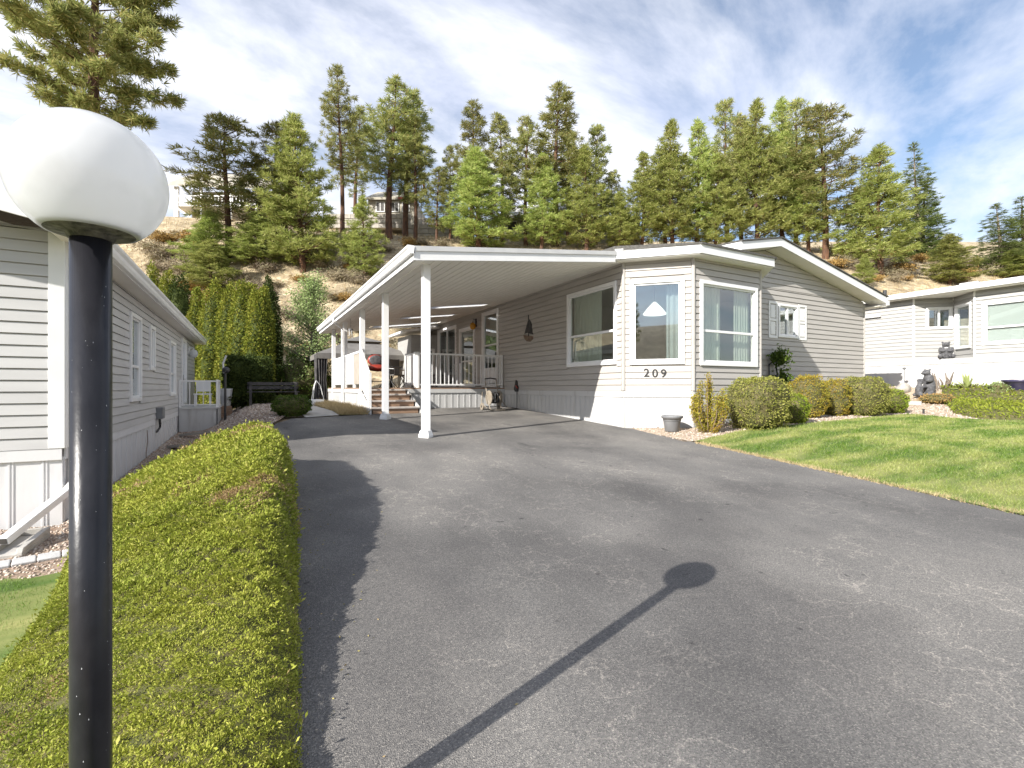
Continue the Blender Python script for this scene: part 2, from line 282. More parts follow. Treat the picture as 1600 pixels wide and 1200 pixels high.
# ------------------------------------------------------------------ mesh helpers
BASE = {}
def wbase(o): return BASE.get(o.name, Vector((0, 0, 0))) if o else Vector((0, 0, 0))
def tag(o, label=None, cat=None, group=None, kind=None):
    if label: o['label'] = label
    if cat: o['category'] = cat
    if group: o['group'] = group
    if kind: o['kind'] = kind
    return o
def thing(name, loc, label, cat, group=None):
    o = bpy.data.objects.new(name, None); COL.objects.link(o); o.location = loc; o.empty_display_size = .2
    BASE[o.name] = Vector(loc); return tag(o, label, cat, group)
def link(name, me, parent=None, org=None):
    o = bpy.data.objects.new(name, me); COL.objects.link(o)
    if parent: o.parent = parent; BASE[o.name] = wbase(parent)
    else: BASE[o.name] = Vector(org) if org is not None else Vector((0, 0, 0)); o.location = BASE[o.name]
    return o
class MB:
    def __init__(s): s.v = []; s.f = []
    def add(s, vs, fs):
        k = len(s.v); s.v += [tuple(v) for v in vs]; s.f += [tuple(i + k for i in f) for f in fs]; return s
    BF = [(0, 3, 2, 1), (4, 5, 6, 7), (0, 1, 5, 4), (1, 2, 6, 5), (2, 3, 7, 6), (3, 0, 4, 7)]
    def hexa(s, p): return s.add(p, s.BF)
    def box(s, x0, x1, y0, y1, z0, z1): return s.hexa([(x0, y0, z0), (x1, y0, z0), (x1, y1, z0), (x0, y1, z0), (x0, y0, z1), (x1, y0, z1), (x1, y1, z1), (x0, y1, z1)])
    def wbox(s, fr, a0, a1, o0, o1, z0, z1):
        q = lambda a, o, z: fpt(fr, a, o, z)
        return s.hexa([q(a0, o1, z0), q(a1, o1, z0), q(a1, o0, z0), q(a0, o0, z0), q(a0, o1, z1), q(a1, o1, z1), q(a1, o0, z1), q(a0, o0, z1)])
    def cyl(s, p0, p1, r0, r1=None, n=10, caps=True):
        r1 = r0 if r1 is None else r1; p0 = Vector(p0); p1 = Vector(p1); d = (p1 - p0).normalized()
        u = d.orthogonal().normalized(); w = d.cross(u); k = len(s.v)
        for p, r in ((p0, r0), (p1, r1)):
            for i in range(n): a = 2 * math.pi * i / n; s.v.append(tuple(p + u * (r * math.cos(a)) + w * (r * math.sin(a))))
        for i in range(n): j = (i + 1) % n; s.f.append((k + i, k + j, k + n + j, k + n + i))
        if caps: s.f.append(tuple(k + n - 1 - i for i in range(n))); s.f.append(tuple(k + n + i for i in range(n)))
        return s
    def tube(s, pts, r, n=8):
        pts = [Vector(p) for p in pts]
        k = len(s.v); m = len(pts); ref = Vector((.31, .17, .93))
        for i, p in enumerate(pts):
            d = (pts[min(i + 1, m - 1)] - pts[max(i - 1, 0)]).normalized(); u = (ref - d * ref.dot(d)).normalized(); w = d.cross(u); rr = r[i] if isinstance(r, (list, tuple)) else r
            for j in range(n): a = 2 * math.pi * j / n; s.v.append(tuple(p + u * (rr * math.cos(a)) + w * (rr * math.sin(a))))
        for i in range(m - 1):
            for j in range(n): q = (j + 1) % n; s.f.append((k + i * n + j, k + i * n + q, k + (i + 1) * n + q, k + (i + 1) * n + j))
        s.f.append(tuple(k + n - 1 - i for i in range(n))); s.f.append(tuple(k + (m - 1) * n + i for i in range(n))); return s
    def lathe(s, c, prof, n=24):
        c = Vector(c); k = len(s.v); m = len(prof)
        for r, z in prof:
            for j in range(n): a = 2 * math.pi * j / n; s.v.append((c.x + r * math.cos(a), c.y + r * math.sin(a), c.z + z))
        for i in range(m - 1):
            for j in range(n): q = (j + 1) % n; s.f.append((k + i * n + j, k + i * n + q, k + (i + 1) * n + q, k + (i + 1) * n + j))
        if prof[0][0] > 1e-4: s.f.append(tuple(k + n - 1 - i for i in range(n)))
        if prof[-1][0] > 1e-4: s.f.append(tuple(k + (m - 1) * n + i for i in range(n)))
        return s
    def slab(s, poly, dz):
        """extrude a 3d polygon straight down by dz"""
        n = len(poly); top = [Vector(p) for p in poly]; bot = [p - Vector((0, 0, dz)) for p in top]
        return s.add(top + bot, [tuple(range(n)), tuple(2 * n - 1 - i for i in range(n))] + [(i, n + i, n + (i + 1) % n, (i + 1) % n) for i in range(n)])
    def ell(s, c, r, rot=None, n=12, m=8):
        c = Vector(c); k = len(s.v)
        R = rot.to_matrix() if rot is not None else Matrix.Identity(3)
        for i in range(m + 1):
            th = math.pi * i / m
            for j in range(n):
                a = 2 * math.pi * j / n; s.v.append(tuple(c + R @ Vector((r[0] * math.sin(th) * math.cos(a), r[1] * math.sin(th) * math.sin(a), r[2] * math.cos(th)))))
        for i in range(m):
            for j in range(n): q = (j + 1) % n; s.f.append((k + i * n + j, k + (i + 1) * n + j, k + (i + 1) * n + q, k + i * n + q))
        return s
    def build(s, name, m, parent=None, smooth=False, bevel=0, org=None, weld=False):
        b = wbase(parent) if parent else (Vector(org) if org is not None else Vector((0, 0, 0)))
        me = bpy.data.meshes.new(name); me.from_pydata([(x - b.x, y - b.y, z - b.z) for x, y, z in s.v], [], s.f); me.update()
        bm = bmesh.new(); bm.from_mesh(me)
        if weld: bmesh.ops.remove_doubles(bm, verts=bm.verts, dist=1e-5)
        bmesh.ops.recalc_face_normals(bm, faces=bm.faces); bm.to_mesh(me); bm.free()
        if smooth:
            for p in me.polygons: p.use_smooth = True
        me.materials.append(M[m] if isinstance(m, str) else m)
        o = link(name, me, parent, org)
        if bevel:
            md = o.modifiers.new('bevel', 'BEVEL'); md.width = bevel; md.segments = 2; md.limit_method = 'ANGLE'
        return o
def np_mesh(name, V, Fc, m, parent=None, org=None, smooth=False):
    b = wbase(parent) if parent else (Vector(org) if org is not None else Vector((0, 0, 0)))
    V = np.asarray(V, np.float32) - np.array(b, np.float32); Fc = np.asarray(Fc, np.int32); k = Fc.shape[1]
    me = bpy.data.meshes.new(name); me.vertices.add(len(V)); me.vertices.foreach_set('co', V.ravel())
    me.loops.add(Fc.size); me.loops.foreach_set('vertex_index', Fc.ravel()); me.polygons.add(len(Fc))
    me.polygons.foreach_set('loop_start', np.arange(0, Fc.size, k, dtype=np.int32)); me.update(calc_edges=True)
    if smooth: me.polygons.foreach_set('use_smooth', np.ones(len(Fc), bool))
    me.materials.append(M[m] if isinstance(m, str) else m)
    return link(name, me, parent, org)
def unit(a): return a / (np.linalg.norm(a, axis=-1, keepdims=True) + 1e-9)
def leaf_arrays(P, D, size, aspect, rng, upbias=0.0, tri=False):
    """leaf quads at P growing along D"""
    n = len(P); D = unit(D + 0.0); R = unit(rng.normal(size=(n, 3))); S = unit(np.cross(D, R)); ln = (size * rng.uniform(.7, 1.3, n))[:, None] if np.isscalar(size) else (size * rng.uniform(.7, 1.3, n))[:, None]
    w = ln * aspect * .5
    if tri:
        V = np.stack([P - S * w, P + S * w, P + D * ln], 1).reshape(-1, 3); Fc = np.arange(3 * n).reshape(n, 3)
    else:
        V = np.stack([P, P + D * ln * .5 + S * w, P + D * ln, P + D * ln * .5 - S * w], 1).reshape(-1, 3); Fc = np.arange(4 * n).reshape(n, 4)
    return V, Fc
def copy_thing(root, loc, rotz=0, scale=1, label=None, group=None):
    r = root.copy(); COL.objects.link(r); r.location = loc; r.rotation_euler = (0, 0, rotz); r.scale = (scale,) * 3 if not isinstance(scale, tuple) else scale
    BASE[r.name] = Vector(loc)
    if label: r['label'] = label
    if group: r['group'] = group
    for ch in list(root.children):
        c = ch.copy(); COL.objects.link(c); c.parent = r
        for gch in list(ch.children): d = gch.copy(); COL.objects.link(d); d.parent = c
    return r

# ------------------------------------------------------------------ ground
def build_ground():
    angs = []
    a = -180.0
    while a < 180:
        angs.append(a); a += .9 if -65 < a < 65 else 6
    rad = [0.0]; r = .6
    while r < 420: rad.append(r); r *= 1.045 if r > 18 else 1.12
    V = []; idx = {}
    for i, rr in enumerate(rad):
        for j, aa in enumerate(angs):
            t = math.radians(aa); xc, yc = rr * math.sin(t), rr * math.cos(t); x, y = c2w(xc, yc)
            V.append((x, y, G(x, y) - (.06 if rr < 26 else .02)))
    n = len(angs); Fc = []
    for i in range(len(rad) - 1):
        for j in range(n): q = (j + 1) % n; Fc.append((i * n + j, i * n + q, (i + 1) * n + q, (i + 1) * n + j))
    o = np_mesh('ground', V, Fc, 'hillside_soil', smooth=True); return tag(o, 'dry grassy hillside and ground rising behind the houses', kind='structure')
build_ground()
def in_poly(x, y, poly):
    c = False; n = len(poly); j = n - 1
    for i in range(n):
        xi, yi = poly[i]; xj, yj = poly[j]
        if (yi > y) != (yj > y) and x < (xj - xi) * (y - yi) / (yj - yi) + xi: c = not c
        j = i
    return c
def np_in_poly(X, Y, poly):
    c = np.zeros(len(X), bool); n = len(poly); j = n - 1
    for i in range(n):
        xi, yi = poly[i]; xj, yj = poly[j]
        if yi != yj:
            m = ((yi > Y) != (yj > Y)) & (X < (xj - xi) * (Y - yi) / (yj - yi) + xi); c ^= m
        j = i
    return c
def sub_poly(poly, step, jit=0, seed=0):
    rr = random.Random(seed); out = []
    for (x0, y0), (x1, y1) in zip(poly, poly[1:] + poly[:1]):
        n = max(1, int(math.hypot(x1 - x0, y1 - y0) / step))
        for i in range(n): t = i / n; out.append((x0 + (x1 - x0) * t + rr.uniform(-jit, jit), y0 + (y1 - y0) * t + rr.uniform(-jit, jit)))
    return out
def sheet(name, poly, m, lift, step=.35, jit=0, zf=None, label=None, kind='structure', seed=0):
    bd = sub_poly(poly, step, jit, seed); n = len(bd); pts = [Vector(p) for p in bd]
    xs = [p[0] for p in bd]; ys = [p[1] for p in bd]; x = min(xs) + step / 2
    while x < max(xs):
        y = min(ys) + step / 2
        while y < max(ys):
            if in_poly(x, y, bd): pts.append(Vector((x, y)))
            y += step
        x += step
    vs, es, fs, *_ = delaunay_2d_cdt(pts, [(i, (i + 1) % n) for i in range(n)], [], 1, 1e-4)
    zf = zf or G; me = bpy.data.meshes.new(name); me.from_pydata([(v.x, v.y, zf(v.x, v.y) + lift) for v in vs], [], [tuple(f) for f in fs])
    for p in me.polygons: p.use_smooth = True
    bm = bmesh.new(); bm.from_mesh(me); bmesh.ops.recalc_face_normals(bm, faces=bm.faces)
    if sum(f.normal.z for f in bm.faces) < 0: bmesh.ops.reverse_faces(bm, faces=bm.faces)
    bm.to_mesh(me); bm.free(); me.materials.append(M[m]); o = link(name, me); return tag(o, label, None, None, kind)
class HGrid:
    def __init__(s, f, x0, x1, y0, y1, st):
        s.x0, s.y0, s.st = x0, y0, st; s.nx = int((x1 - x0) / st) + 2; s.ny = int((y1 - y0) / st) + 2
        s.Z = np.array([[f(x0 + i * st, y0 + j * st) for j in range(s.ny)] for i in range(s.nx)])
    def __call__(s, X, Y):
        u = np.clip((X - s.x0) / s.st, 0, s.nx - 1.001); v = np.clip((Y - s.y0) / s.st, 0, s.ny - 1.001); i = u.astype(int); j = v.astype(int); a = u - i; b = v - j
        return s.Z[i, j] * (1 - a) * (1 - b) + s.Z[i + 1, j] * a * (1 - b) + s.Z[i, j + 1] * (1 - a) * b + s.Z[i + 1, j + 1] * a * b
GN = HGrid(G, -10, 27, -9, 24, .12); GF = HGrid(G, -46, 76, -6, 63, .6)
P2 = lambda px, py: tuple(gp(px, py)[0].xy)
# driveway: left edge runs along x ~ .2 - .4, right edge from the bay corner out to the street
R1, R2, R3 = P2(985, 669), P2(1080, 690), P2(1600, 806)
drive_poly = [(-.35, -9), (-.08, 0), (.06, 2), (.32, 6.5), (.28, 9.2), (.42, 10.3), (.75, 11.1), (2.42, 11.5), (2.42, 12.98), (6.76, 12.98), (6.76, 7.6), R1, R2, P2(1340, 747), R3, (R3[0] + 3.2, R3[1] - 3.4), (R3[0] + 8, -9)]
sheet('driveway', drive_poly, 'asphalt', 0.0, .4, .012, label='worn grey asphalt driveway')
sheet('street', [(-40, -16), (45, -16), (45, -9), (-40, -9)], 'asphalt', -.01, 1.5, label='asphalt street behind the driveway')
# lawn on the right
lawn_far = [P2(1088, 689), P2(1150, 675), P2(1245, 664), P2(1330, 655), P2(1420, 647), P2(1500, 654), P2(1600, 657)]
lawn_poly = [R3, P2(1340, 747), P2(1160, 707)] + lawn_far + [(26, 2.5), (26, -8), (R3[0] + 7.7, -8.4), (R3[0] + 3.5, R3[1] - 3.4)]
sheet('lawn', lawn_poly, 'lawn_soil', .008, .4, .02, label='striped green lawn', seed=2)
# gravel beds
bed_poly = [(6.80, 7.6), (7.72, 6.70), (9.86, 6.70), (10.9, 7.7), (16.2, 7.7), (16.3, 12), (20.38, 12), (20.38, 1.5), (24, 1.5)] + [P2(1600, 655)] + lawn_far[::-1][1:] + [P2(1070, 690), R1]
sheet('gravel_bed', bed_poly, 'gravel', .0, .4, .02, label='tan gravel bed', seed=3)
left_bed = [(-1.88, 7.2), (-1.88, 22), (.7, 22), (1.6, 17.5), (.62, 11.4), (.36, 10.4), (.24, 9.2), (.30, 5), (-2.3, 5.6), (-4.6, 6.6), (-4.6, 7.3)]
sheet('gravel_strip', left_bed, 'gravel_brown', .0, .35, .02, label='brown gravel strip', seed=4)
left_lawn = [(-.9, -3), (-.8, 1.0), (-.55, 3), (-.5, 5.15), (-1.6, 5.45), (-4.0, 6.35), (-9, 7.9), (-9, -3)]
sheet('lawn_patch', left_lawn, 'lawn_soil', .004, .4, .02, label='bright green lawn patch', seed=5)
walk = [(1.02, 11.15), (1.75, 11.45), (1.75, 20), (.85, 20)]
sheet('walkway', walk, 'concrete', .012, .5, label='pale concrete walkway')
dryp = [(1.78, 11.6), (2.4, 11.55), (2.4, 17.6), (1.78, 17.6)]
sheet('dry_grass_bed', dryp, 'lawn_soil', .0, .4, label='dry grass strip')

def scatter(poly, n, rng):
    xs = [p[0] for p in poly]; ys = [p[1] for p in poly]; out = []
    X = rng.uniform(min(xs), max(xs), n); Y = rng.uniform(min(ys), max(ys), n); k = np_in_poly(X, Y, poly); return X[k], Y[k]
def view_keep(X, Y, rng, near, far, ref):
    """keep points in view, thinned with distance so that screen density stays even"""
    xc = CA * X - SA * Y; yc = SA * X + CA * Y; ok = (yc > near) & (yc < far) & (np.abs(xc) < 1.25 * yc + .5)
    p = np.minimum(1, (ref / np.maximum(yc, .1)) ** 2); ok &= rng.uniform(size=len(X)) < p; return X[ok], Y[ok], yc[ok]
def grass(name, poly, m, n, h, wk, rng, label, near=.5, far=40, ref=5, lean=.5):
    X, Y = scatter(poly, n, rng); X = X + rng.normal(0, .022, len(X)); Y = Y + rng.normal(0, .022, len(Y)); X, Y, D = view_keep(X, Y, rng, near, far, ref)
    Z = GN(X, Y); P = np.stack([X, Y, Z], 1); h = h * (1 + .35 * np.sin(X * 9 + 2 * np.sin(Y * 7)) * np.sin(Y * 11 + np.sin(X * 5)))
    dr = np.stack([rng.normal(0, lean, len(X)), rng.normal(0, lean, len(X)), np.ones(len(X))], 1)
    V, Fc = leaf_arrays(P, dr, h, .1, rng, tri=True)
    # width follows distance so that far blades stay a fraction of a pixel
    w = np.maximum(.0025, wk * D); Q = V.reshape(-1, 3, 3); mid = (Q[:, 0] + Q[:, 1]) / 2; s = unit(Q[:, 1] - Q[:, 0]) * (w / 2)[:, None]; Q[:, 0] = mid - s; Q[:, 1] = mid + s
    o = np_mesh(name, Q.reshape(-1, 3), Fc, m); return tag(o, label, 'grass', None, 'stuff')
grass('lawn_grass', lawn_poly, 'grass_blade', 1100000, .042, .0012, RNG, 'mown striped grass of the lawn beside the driveway', 3, 30, 6.5, .75)
grass('lawn_patch_grass', left_lawn, 'grass_left', 420000, .035, .0011, RNG, 'lush bright green grass beside the paver edging', 1.2, 9, 3.0, .5)
grass('dry_grass', dryp, 'dry_grass', 9000, .16, .0012, RNG, 'tall dry golden grass beside the deck skirting', 5, 30, 14, .6)
edge_pts = [P2(1088, 693), P2(1160, 708), P2(1340, 748), P2(1470, 777), R3, (R3[0] + 3.3, R3[1] - 3.4)]
strip = edge_pts + [(x + .10, y + .10) for x, y in edge_pts[::-1]]
grass('edge_grass', strip, 'dry_grass', 160000, .045, .0011, RNG, 'dry yellow grass fringe between the lawn and the asphalt', 3, 25, 8, .9)
def pebbles(name, poly, n, rng, label, r=.014, near=1, far=20, ref=5):
    X, Y = scatter(poly, n, rng); X, Y, D = view_keep(X, Y, rng, near, far, ref)
    t = np.array([(0, 0, 1), (.9, 0, -.3), (-.45, .78, -.3), (-.45, -.78, -.3), (.45, .78, .3), (-.9, 0, .3), (.45, -.78, .3)], float)
    f = np.array([(0, 4, 5), (0, 5, 6), (0, 6, 4), (4, 2, 5), (5, 3, 6), (6, 1, 4), (4, 1, 2), (5, 2, 3), (6, 3, 1)])
    n = len(X); sc = rng.uniform(.6, 1.5, (n, 1, 1)) * r * np.array([1, 1, .7]) * np.maximum(1, D / 6)[:, None, None] ** .7; an = rng.uniform(0, 6.28, n); c, s = np.cos(an), np.sin(an)
    V = t[None] * sc * rng.uniform(.8, 1.2, (n, 7, 1)); V = np.stack([V[..., 0] * c[:, None] - V[..., 1] * s[:, None], V[..., 0] * s[:, None] + V[..., 1] * c[:, None], V[..., 2]], -1)
    Z = GN(X, Y); V += np.stack([X, Y, Z + .003], 1)[:, None]
    Fc = (f[None] + (np.arange(n) * 7)[:, None, None]).reshape(-1, 3); o = np_mesh(name, V.reshape(-1, 3), Fc, 'pebble'); return tag(o, label, 'gravel', None, 'stuff')
pebbles('gravel_stones', left_bed, 60000, RNG, 'loose brown gravel along the neighbouring house', .014, 2, 22, 6)
pebbles('bed_stones', bed_poly, 60000, RNG, 'loose tan gravel around the clipped shrubs', .013, 5, 20, 9)

# ------------------------------------------------------------------ building pieces
def wall_panels(mb, fr, a0, a1, z0, z1, holes, o0=-.12, o1=0.0):
    As = sorted({a0, a1, *[h[0] for h in holes], *[h[1] for h in holes]}); Zs = sorted({z0, z1, *[h[2] for h in holes], *[h[3] for h in holes]})
    for i in range(len(As) - 1):
        for j in range(len(Zs) - 1):
            ca, cz_ = (As[i] + As[i + 1]) / 2, (Zs[j] + Zs[j + 1]) / 2
            if As[i] < a0 - 1e-6 or As[i + 1] > a1 + 1e-6 or Zs[j] < z0 - 1e-6 or Zs[j + 1] > z1 + 1e-6: continue
            if any(h[0] < ca < h[1] and h[2] < cz_ < h[3] for h in holes): continue
            mb.wbox(fr, As[i], As[i + 1], o0, o1, Zs[j], Zs[j + 1])
CO = .1299
def siding(parent, fr, a0, a1, z0, z1, m, holes=(), top=None):
    """lapped boards, one object each; top(z) -> (a_left, a_right) trims gables"""
    z = z0; i = 0
    while z < z1 - .02:
        zt = min(z + CO, z1); mid = (z + zt) / 2; segs = [(a0, a1)]
        for h in holes:
            if h[2] - .01 < mid < h[3] + .01:
                ns = []
                for s in segs:
                    if h[1] <= s[0] or h[0] >= s[1]: ns.append(s); continue
                    if h[0] > s[0]: ns.append((s[0], h[0]))
                    if h[1] < s[1]: ns.append((h[1], s[1]))
                segs = ns
        for s0, s1 in segs:
            b0, b1, t0, t1 = s0, s1, s0, s1
            if top:
                l0, r0 = top(z); l1, r1 = top(zt); b0, b1 = max(b0, l0), min(b1, r0); t0, t1 = max(t0, l1), min(t1, r1)
                if b1 - b0 < .03: continue
                if t1 < t0: t0 = t1 = (t0 + t1) / 2
            q = lambda a, o, zz_: fpt(fr, a, o, zz_); k = .030
            mb = MB(); tz = zt - (.012 if zt - z > .05 else 0)
            mb.add([q(b0, k, z), q(b1, k, z), q(b1, .0012, z), q(b0, .0012, z), q(t0, .016, tz), q(t1, .016, tz), q(t1, .0012, tz), q(t0, .0012, tz)], MB.BF)
            mb.build('siding_board', m, parent)
        z += CO; i += 1
def skirt(parent, fr, a0, a1, ztop, m='skirt_white', w=.19, off=.0):
    a = a0; k = 0
    while a < a1 - .02:
        b = min(a + w, a1); mb = MB(); q0 = fpt(fr, a, 0, 0); q1 = fpt(fr, b, 0, 0); g0, g1 = G(q0.x, q0.y) - .06, G(q1.x, q1.y) - .06
        def pan(c0, c1, o0, o1):
            h = lambda c: g0 + (g1 - g0) * (c - a) / (b - a)
            q = lambda c, o, z: fpt(fr, c, o, z)
            mb.hexa([q(c0, o1, h(c0)), q(c1, o1, h(c1)), q(c1, o0, h(c1)), q(c0, o0, h(c0)), q(c0, o1, ztop), q(c1, o1, ztop), q(c1, o0, ztop), q(c0, o0, ztop)])
        pan(a, b, -.03 + off, off); pan(a + .004, a + .022, off, off + .008)
        if b - a > .1: pan(a + .04, a + .052, off, off + .006)
        mb.build('skirt_panel', m, parent); a += w; k += 1
def ring(mb, fr, a0, a1, z0, z1, w, o0, o1):
    mb.wbox(fr, a0, a1, o0, o1, z1 - w, z1); mb.wbox(fr, a0, a1, o0, o1, z0, z0 + w); mb.wbox(fr, a0, a0 + w, o0, o1, z0 + w, z1 - w); mb.wbox(fr, a1 - w, a1, o0, o1, z0 + w, z1 - w)
def window(parent, fr, a0, a1, z0, z1, bars_h=(), bars_v=(), fw=.075, glass='window_glass', inside=None, name='window', sash=.035, screen=None):
    mb = MB(); ring(mb, fr, a0, a1, z0, z1, fw, -.02, .055)
    w = mb.build(name, 'frame_white', parent, bevel=.004)
    i0, i1, j0, j1 = a0 + fw, a1 - fw, z0 + fw, z1 - fw
    mb = MB(); ring(mb, fr, i0 + .001, i1 - .001, j0 + .001, j1 - .001, sash, -.03, .02)
    for h in bars_h: mb.wbox(fr, i0 + sash, i1 - sash, -.028, .024, h - .025, h + .025)
    for v in bars_v: mb.wbox(fr, v - .025, v + .025, -.028, .024, j0 + sash, j1 - sash)
    mb.build('sash', 'frame_white', w, bevel=.003)
    hs = [j0 + sash] + sorted(bars_h) + [j1 - sash]; vs = [i0 + sash] + sorted(bars_v) + [i1 - sash]
    for p in range(len(hs) - 1):
        for q in range(len(vs) - 1):
            MB().wbox(fr, vs[q] - .004, vs[q + 1] + .004, -.012, -.008, hs[p] - .004, hs[p + 1] + .004).build('pane', glass, w)
            if screen and screen == p: MB().wbox(fr, vs[q], vs[q + 1], -.024, -.020, hs[p], hs[p + 1]).build('insect_screen', 'screen_mesh', w)
    if inside == 'dark': MB().wbox(fr, i0, i1, -.40, -.36, j0, j1).build('room_backing', 'inside_dark', w)  # added dark sheet behind the glass; its colour stands for the unlit room
    if inside == 'blind':
        mb = MB(); z = j0 + .01
        while z < j1 - .02:
            q = lambda a, o, zz_: fpt(fr, a, o, zz_)
            mb.add([q(i0, -.05, z), q(i1, -.05, z), q(i1, -.07, z + .022), q(i0, -.07, z + .022)], [(0, 1, 2, 3)]); z += .021
        mb.build('blind', 'blind_slat', w); MB().wbox(fr, i0, i1, -.40, -.38, j0, j1).build('room_backing', 'inside_wall', w)
    return w
def curtain(parent, fr, a0, a1, z0, z1, o, waves=6, amp=.03, m='curtain_cloth'):
    n = waves * 8; V = []; Fc = []
    for i in range(n + 1):
        a = a0 + (a1 - a0) * i / n; oo = o + amp * math.sin(i / 8 * 2 * math.pi) * (.7 + .3 * math.sin(i * .37)); V += [fpt(fr, a, oo, z0), fpt(fr, a, oo * .98, z1)]
    for i in range(n): Fc.append((2 * i, 2 * i + 2, 2 * i + 3, 2 * i + 1))
    return np_mesh('curtain', [tuple(v) for v in V], Fc, m, parent, smooth=True)
def wpx(fr, px0, py0, px1, py1):
    """pixel rectangle on a wall (left-top, right-bottom) -> a0,a1,z0,z1 (z from averaged corners)"""
    a0, zt = onf(fr, px0, py0); a1, zb = onf(fr, px1, py1); return min(a0, a1), max(a0, a1), zb, zt

# ------------------------------------------------------------------ house 209
C1 = Vector((6.783, 7.70, 0)); C2 = Vector((7.741, 6.743, 0)); C3 = Vector((9.818, 6.743, 0)); C4 = Vector((10.843, 7.768, 0)); C5 = Vector((16.23, 7.768, 0))
FL = (C1, Vector((0, -1, 0)), Vector((-1, 0, 0)))          # long wall: a runs towards the camera, starts at C1 (negative = away)
FL = (Vector((6.783, 21.0, 0)), Vector((0, -1, 0)), Vector((-1, 0, 0)))
FA = (C1, (C2 - C1).normalized(), Vector((-.70711, -.70711, 0))); LA = (C2 - C1).length
FB = (C2, Vector((1, 0, 0)), Vector((0, -1, 0))); LB = (C3 - C2).length
FC = (C3, (C4 - C3).normalized(), Vector((.70711, -.70711, 0))); LC = (C4 - C3).length
FG = (C4, Vector((1, 0, 0)), Vector((0, -1, 0))); LG = (C5 - C4).length
ZS, ZT = -.066, 2.62       # bottom and top of the siding
home = thing('mobile_home', (9.8, 12.0, -.6), 'tan-sided mobile home with angled front windows, house number 209 and an attached carport', 'house')
big = wpx(FL, 888, 461, 965, 571); big = (big[0], big[1], .49, 2.09)
zl0 = onf(FL, 888, 461)[1]; zl1 = onf(FL, 888, 574)[1]; big = (big[0], big[1], zl1, zl0)
doorC = wpx(FL, 754.5, 479, 780, 604); doorC = (doorC[0], doorC[1], .0, 2.48)
doorA = wpx(FL, 684.5, 515, 714, 604); doorA = (doorA[0] + .05, doorA[1], .0, 2.36)
doorB = wpx(FL, 719, 515, 743, 604); doorB = (doorB[0], doorB[1], .0, 2.15)
wa = wpx(FA, 984.5, 437, 1069.5, 570); wa = (wa[0], wa[1], onf(FA, 984.5, 570)[1], onf(FA, 984.5, 439)[1])
wb = wpx(FB, 1092, 436, 1181, 573); wb = (wb[0], wb[1], onf(FB, 1092, 571)[1], onf(FB, 1092, 437)[1])
wg = wpx(FG, 1214, 476, 1245, 527); wg = (wg[0], wg[1], onf(FG, 1214, 527)[1], onf(FG, 1214, 474)[1])
mb = MB(); wall_panels(mb, FL, 0, 13.3, ZS - .12, 2.72, [big, doorA, doorB, doorC]); wallL = mb.build('wall', 'siding_tan', home)
siding(wallL, FL, 0, 13.26, ZS, 2.66, 'siding_tan', [big, doorA, doorB, doorC])
mb = MB(); wall_panels(mb, FA, 0, LA, ZS - .12, 2.72, [wa]); wallA = mb.build('wall', 'siding_tan', home); siding(wallA, FA, .04, LA - .04, ZS, ZT, 'siding_tan', [wa])
mb = MB(); wall_panels(mb, FB, 0, LB, ZS - .12, 2.72, [wb]); wallB = mb.build('wall', 'siding_tan', home); siding(wallB, FB, .04, LB - .03, ZS, ZT, 'siding_tan', [wb])
mb = MB(); wall_panels(mb, FC, 0, LC, ZS - .12, 2.72, []); wallC = mb.build('wall', 'siding_tan', home); siding(wallC, FC, .03, LC, ZS, ZT, 'siding_tan', [])
RX, RZ = 11.52, 3.50; SL = .196
rz = lambda x: RZ - SL * abs(x - RX)
mb = MB(); wall_panels(mb, FG, 0, LG, ZS - .12, 2.56, [wg])
p0, p1, p2, p3 = fpt(FG, -4.05, 0, 2.56), fpt(FG, LG, 0, 2.56), fpt(FG, RX - C4.x, 0, RZ), None
mb.add([p0, p1, p2, p0 + Vector((0, .12, 0)), p1 + Vector((0, .12, 0)), p2 + Vector((0, .12, 0))], [(0, 1, 2), (5, 4, 3), (0, 3, 4, 1), (1, 4, 5, 2), (2, 5, 3, 0)])
wallG = mb.build('wall', 'siding_tan', home)
gtop = lambda z: ((RX - (RZ - z) / SL) - C4.x, (RX + (RZ - z) / SL) - C4.x) if z > 2.56 else (-99, 99)
siding(wallG, FG, 0.0, LG - .05, ZS, 2.56, 'siding_tan', [wg])
siding(wallG, FG, -4.0, LG - .05, 2.5621, RZ - .03, 'siding_tan', [], gtop)
# side and rear closure
MB().box(16.11, 16.225, 7.9, 20.99, ZS - .12, 2.6).build('wall', 'siding_tan', home); MB().box(6.79, 16.1, 20.87, 20.99, ZS - .12, 2.6).build('wall', 'siding_tan', home)
for fr, a in ((FA, 0), (FB, 0), (FC, 0), (FG, LG)):
    p = fpt(fr, a, 0, 0); n2 = fr[2]
    for w, o_ in ((.0, .02),):
        mb = MB(); mb.cyl((p.x, p.y, ZS + .01), (p.x, p.y, 2.60 if fr is not FG else 2.5), .042, n=8); mb.build('corner_trim', 'siding_tan', home)
# band and skirting
for fr, l0, l1 in ((FL, 0, 13.3), (FA, 0, LA), (FB, 0, LB), (FC, 0, LC), (FG, 0, LG)):
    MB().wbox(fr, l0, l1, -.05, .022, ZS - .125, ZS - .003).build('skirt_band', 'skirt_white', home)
    skirt(home, fr, l0, l1, ZS - .126)
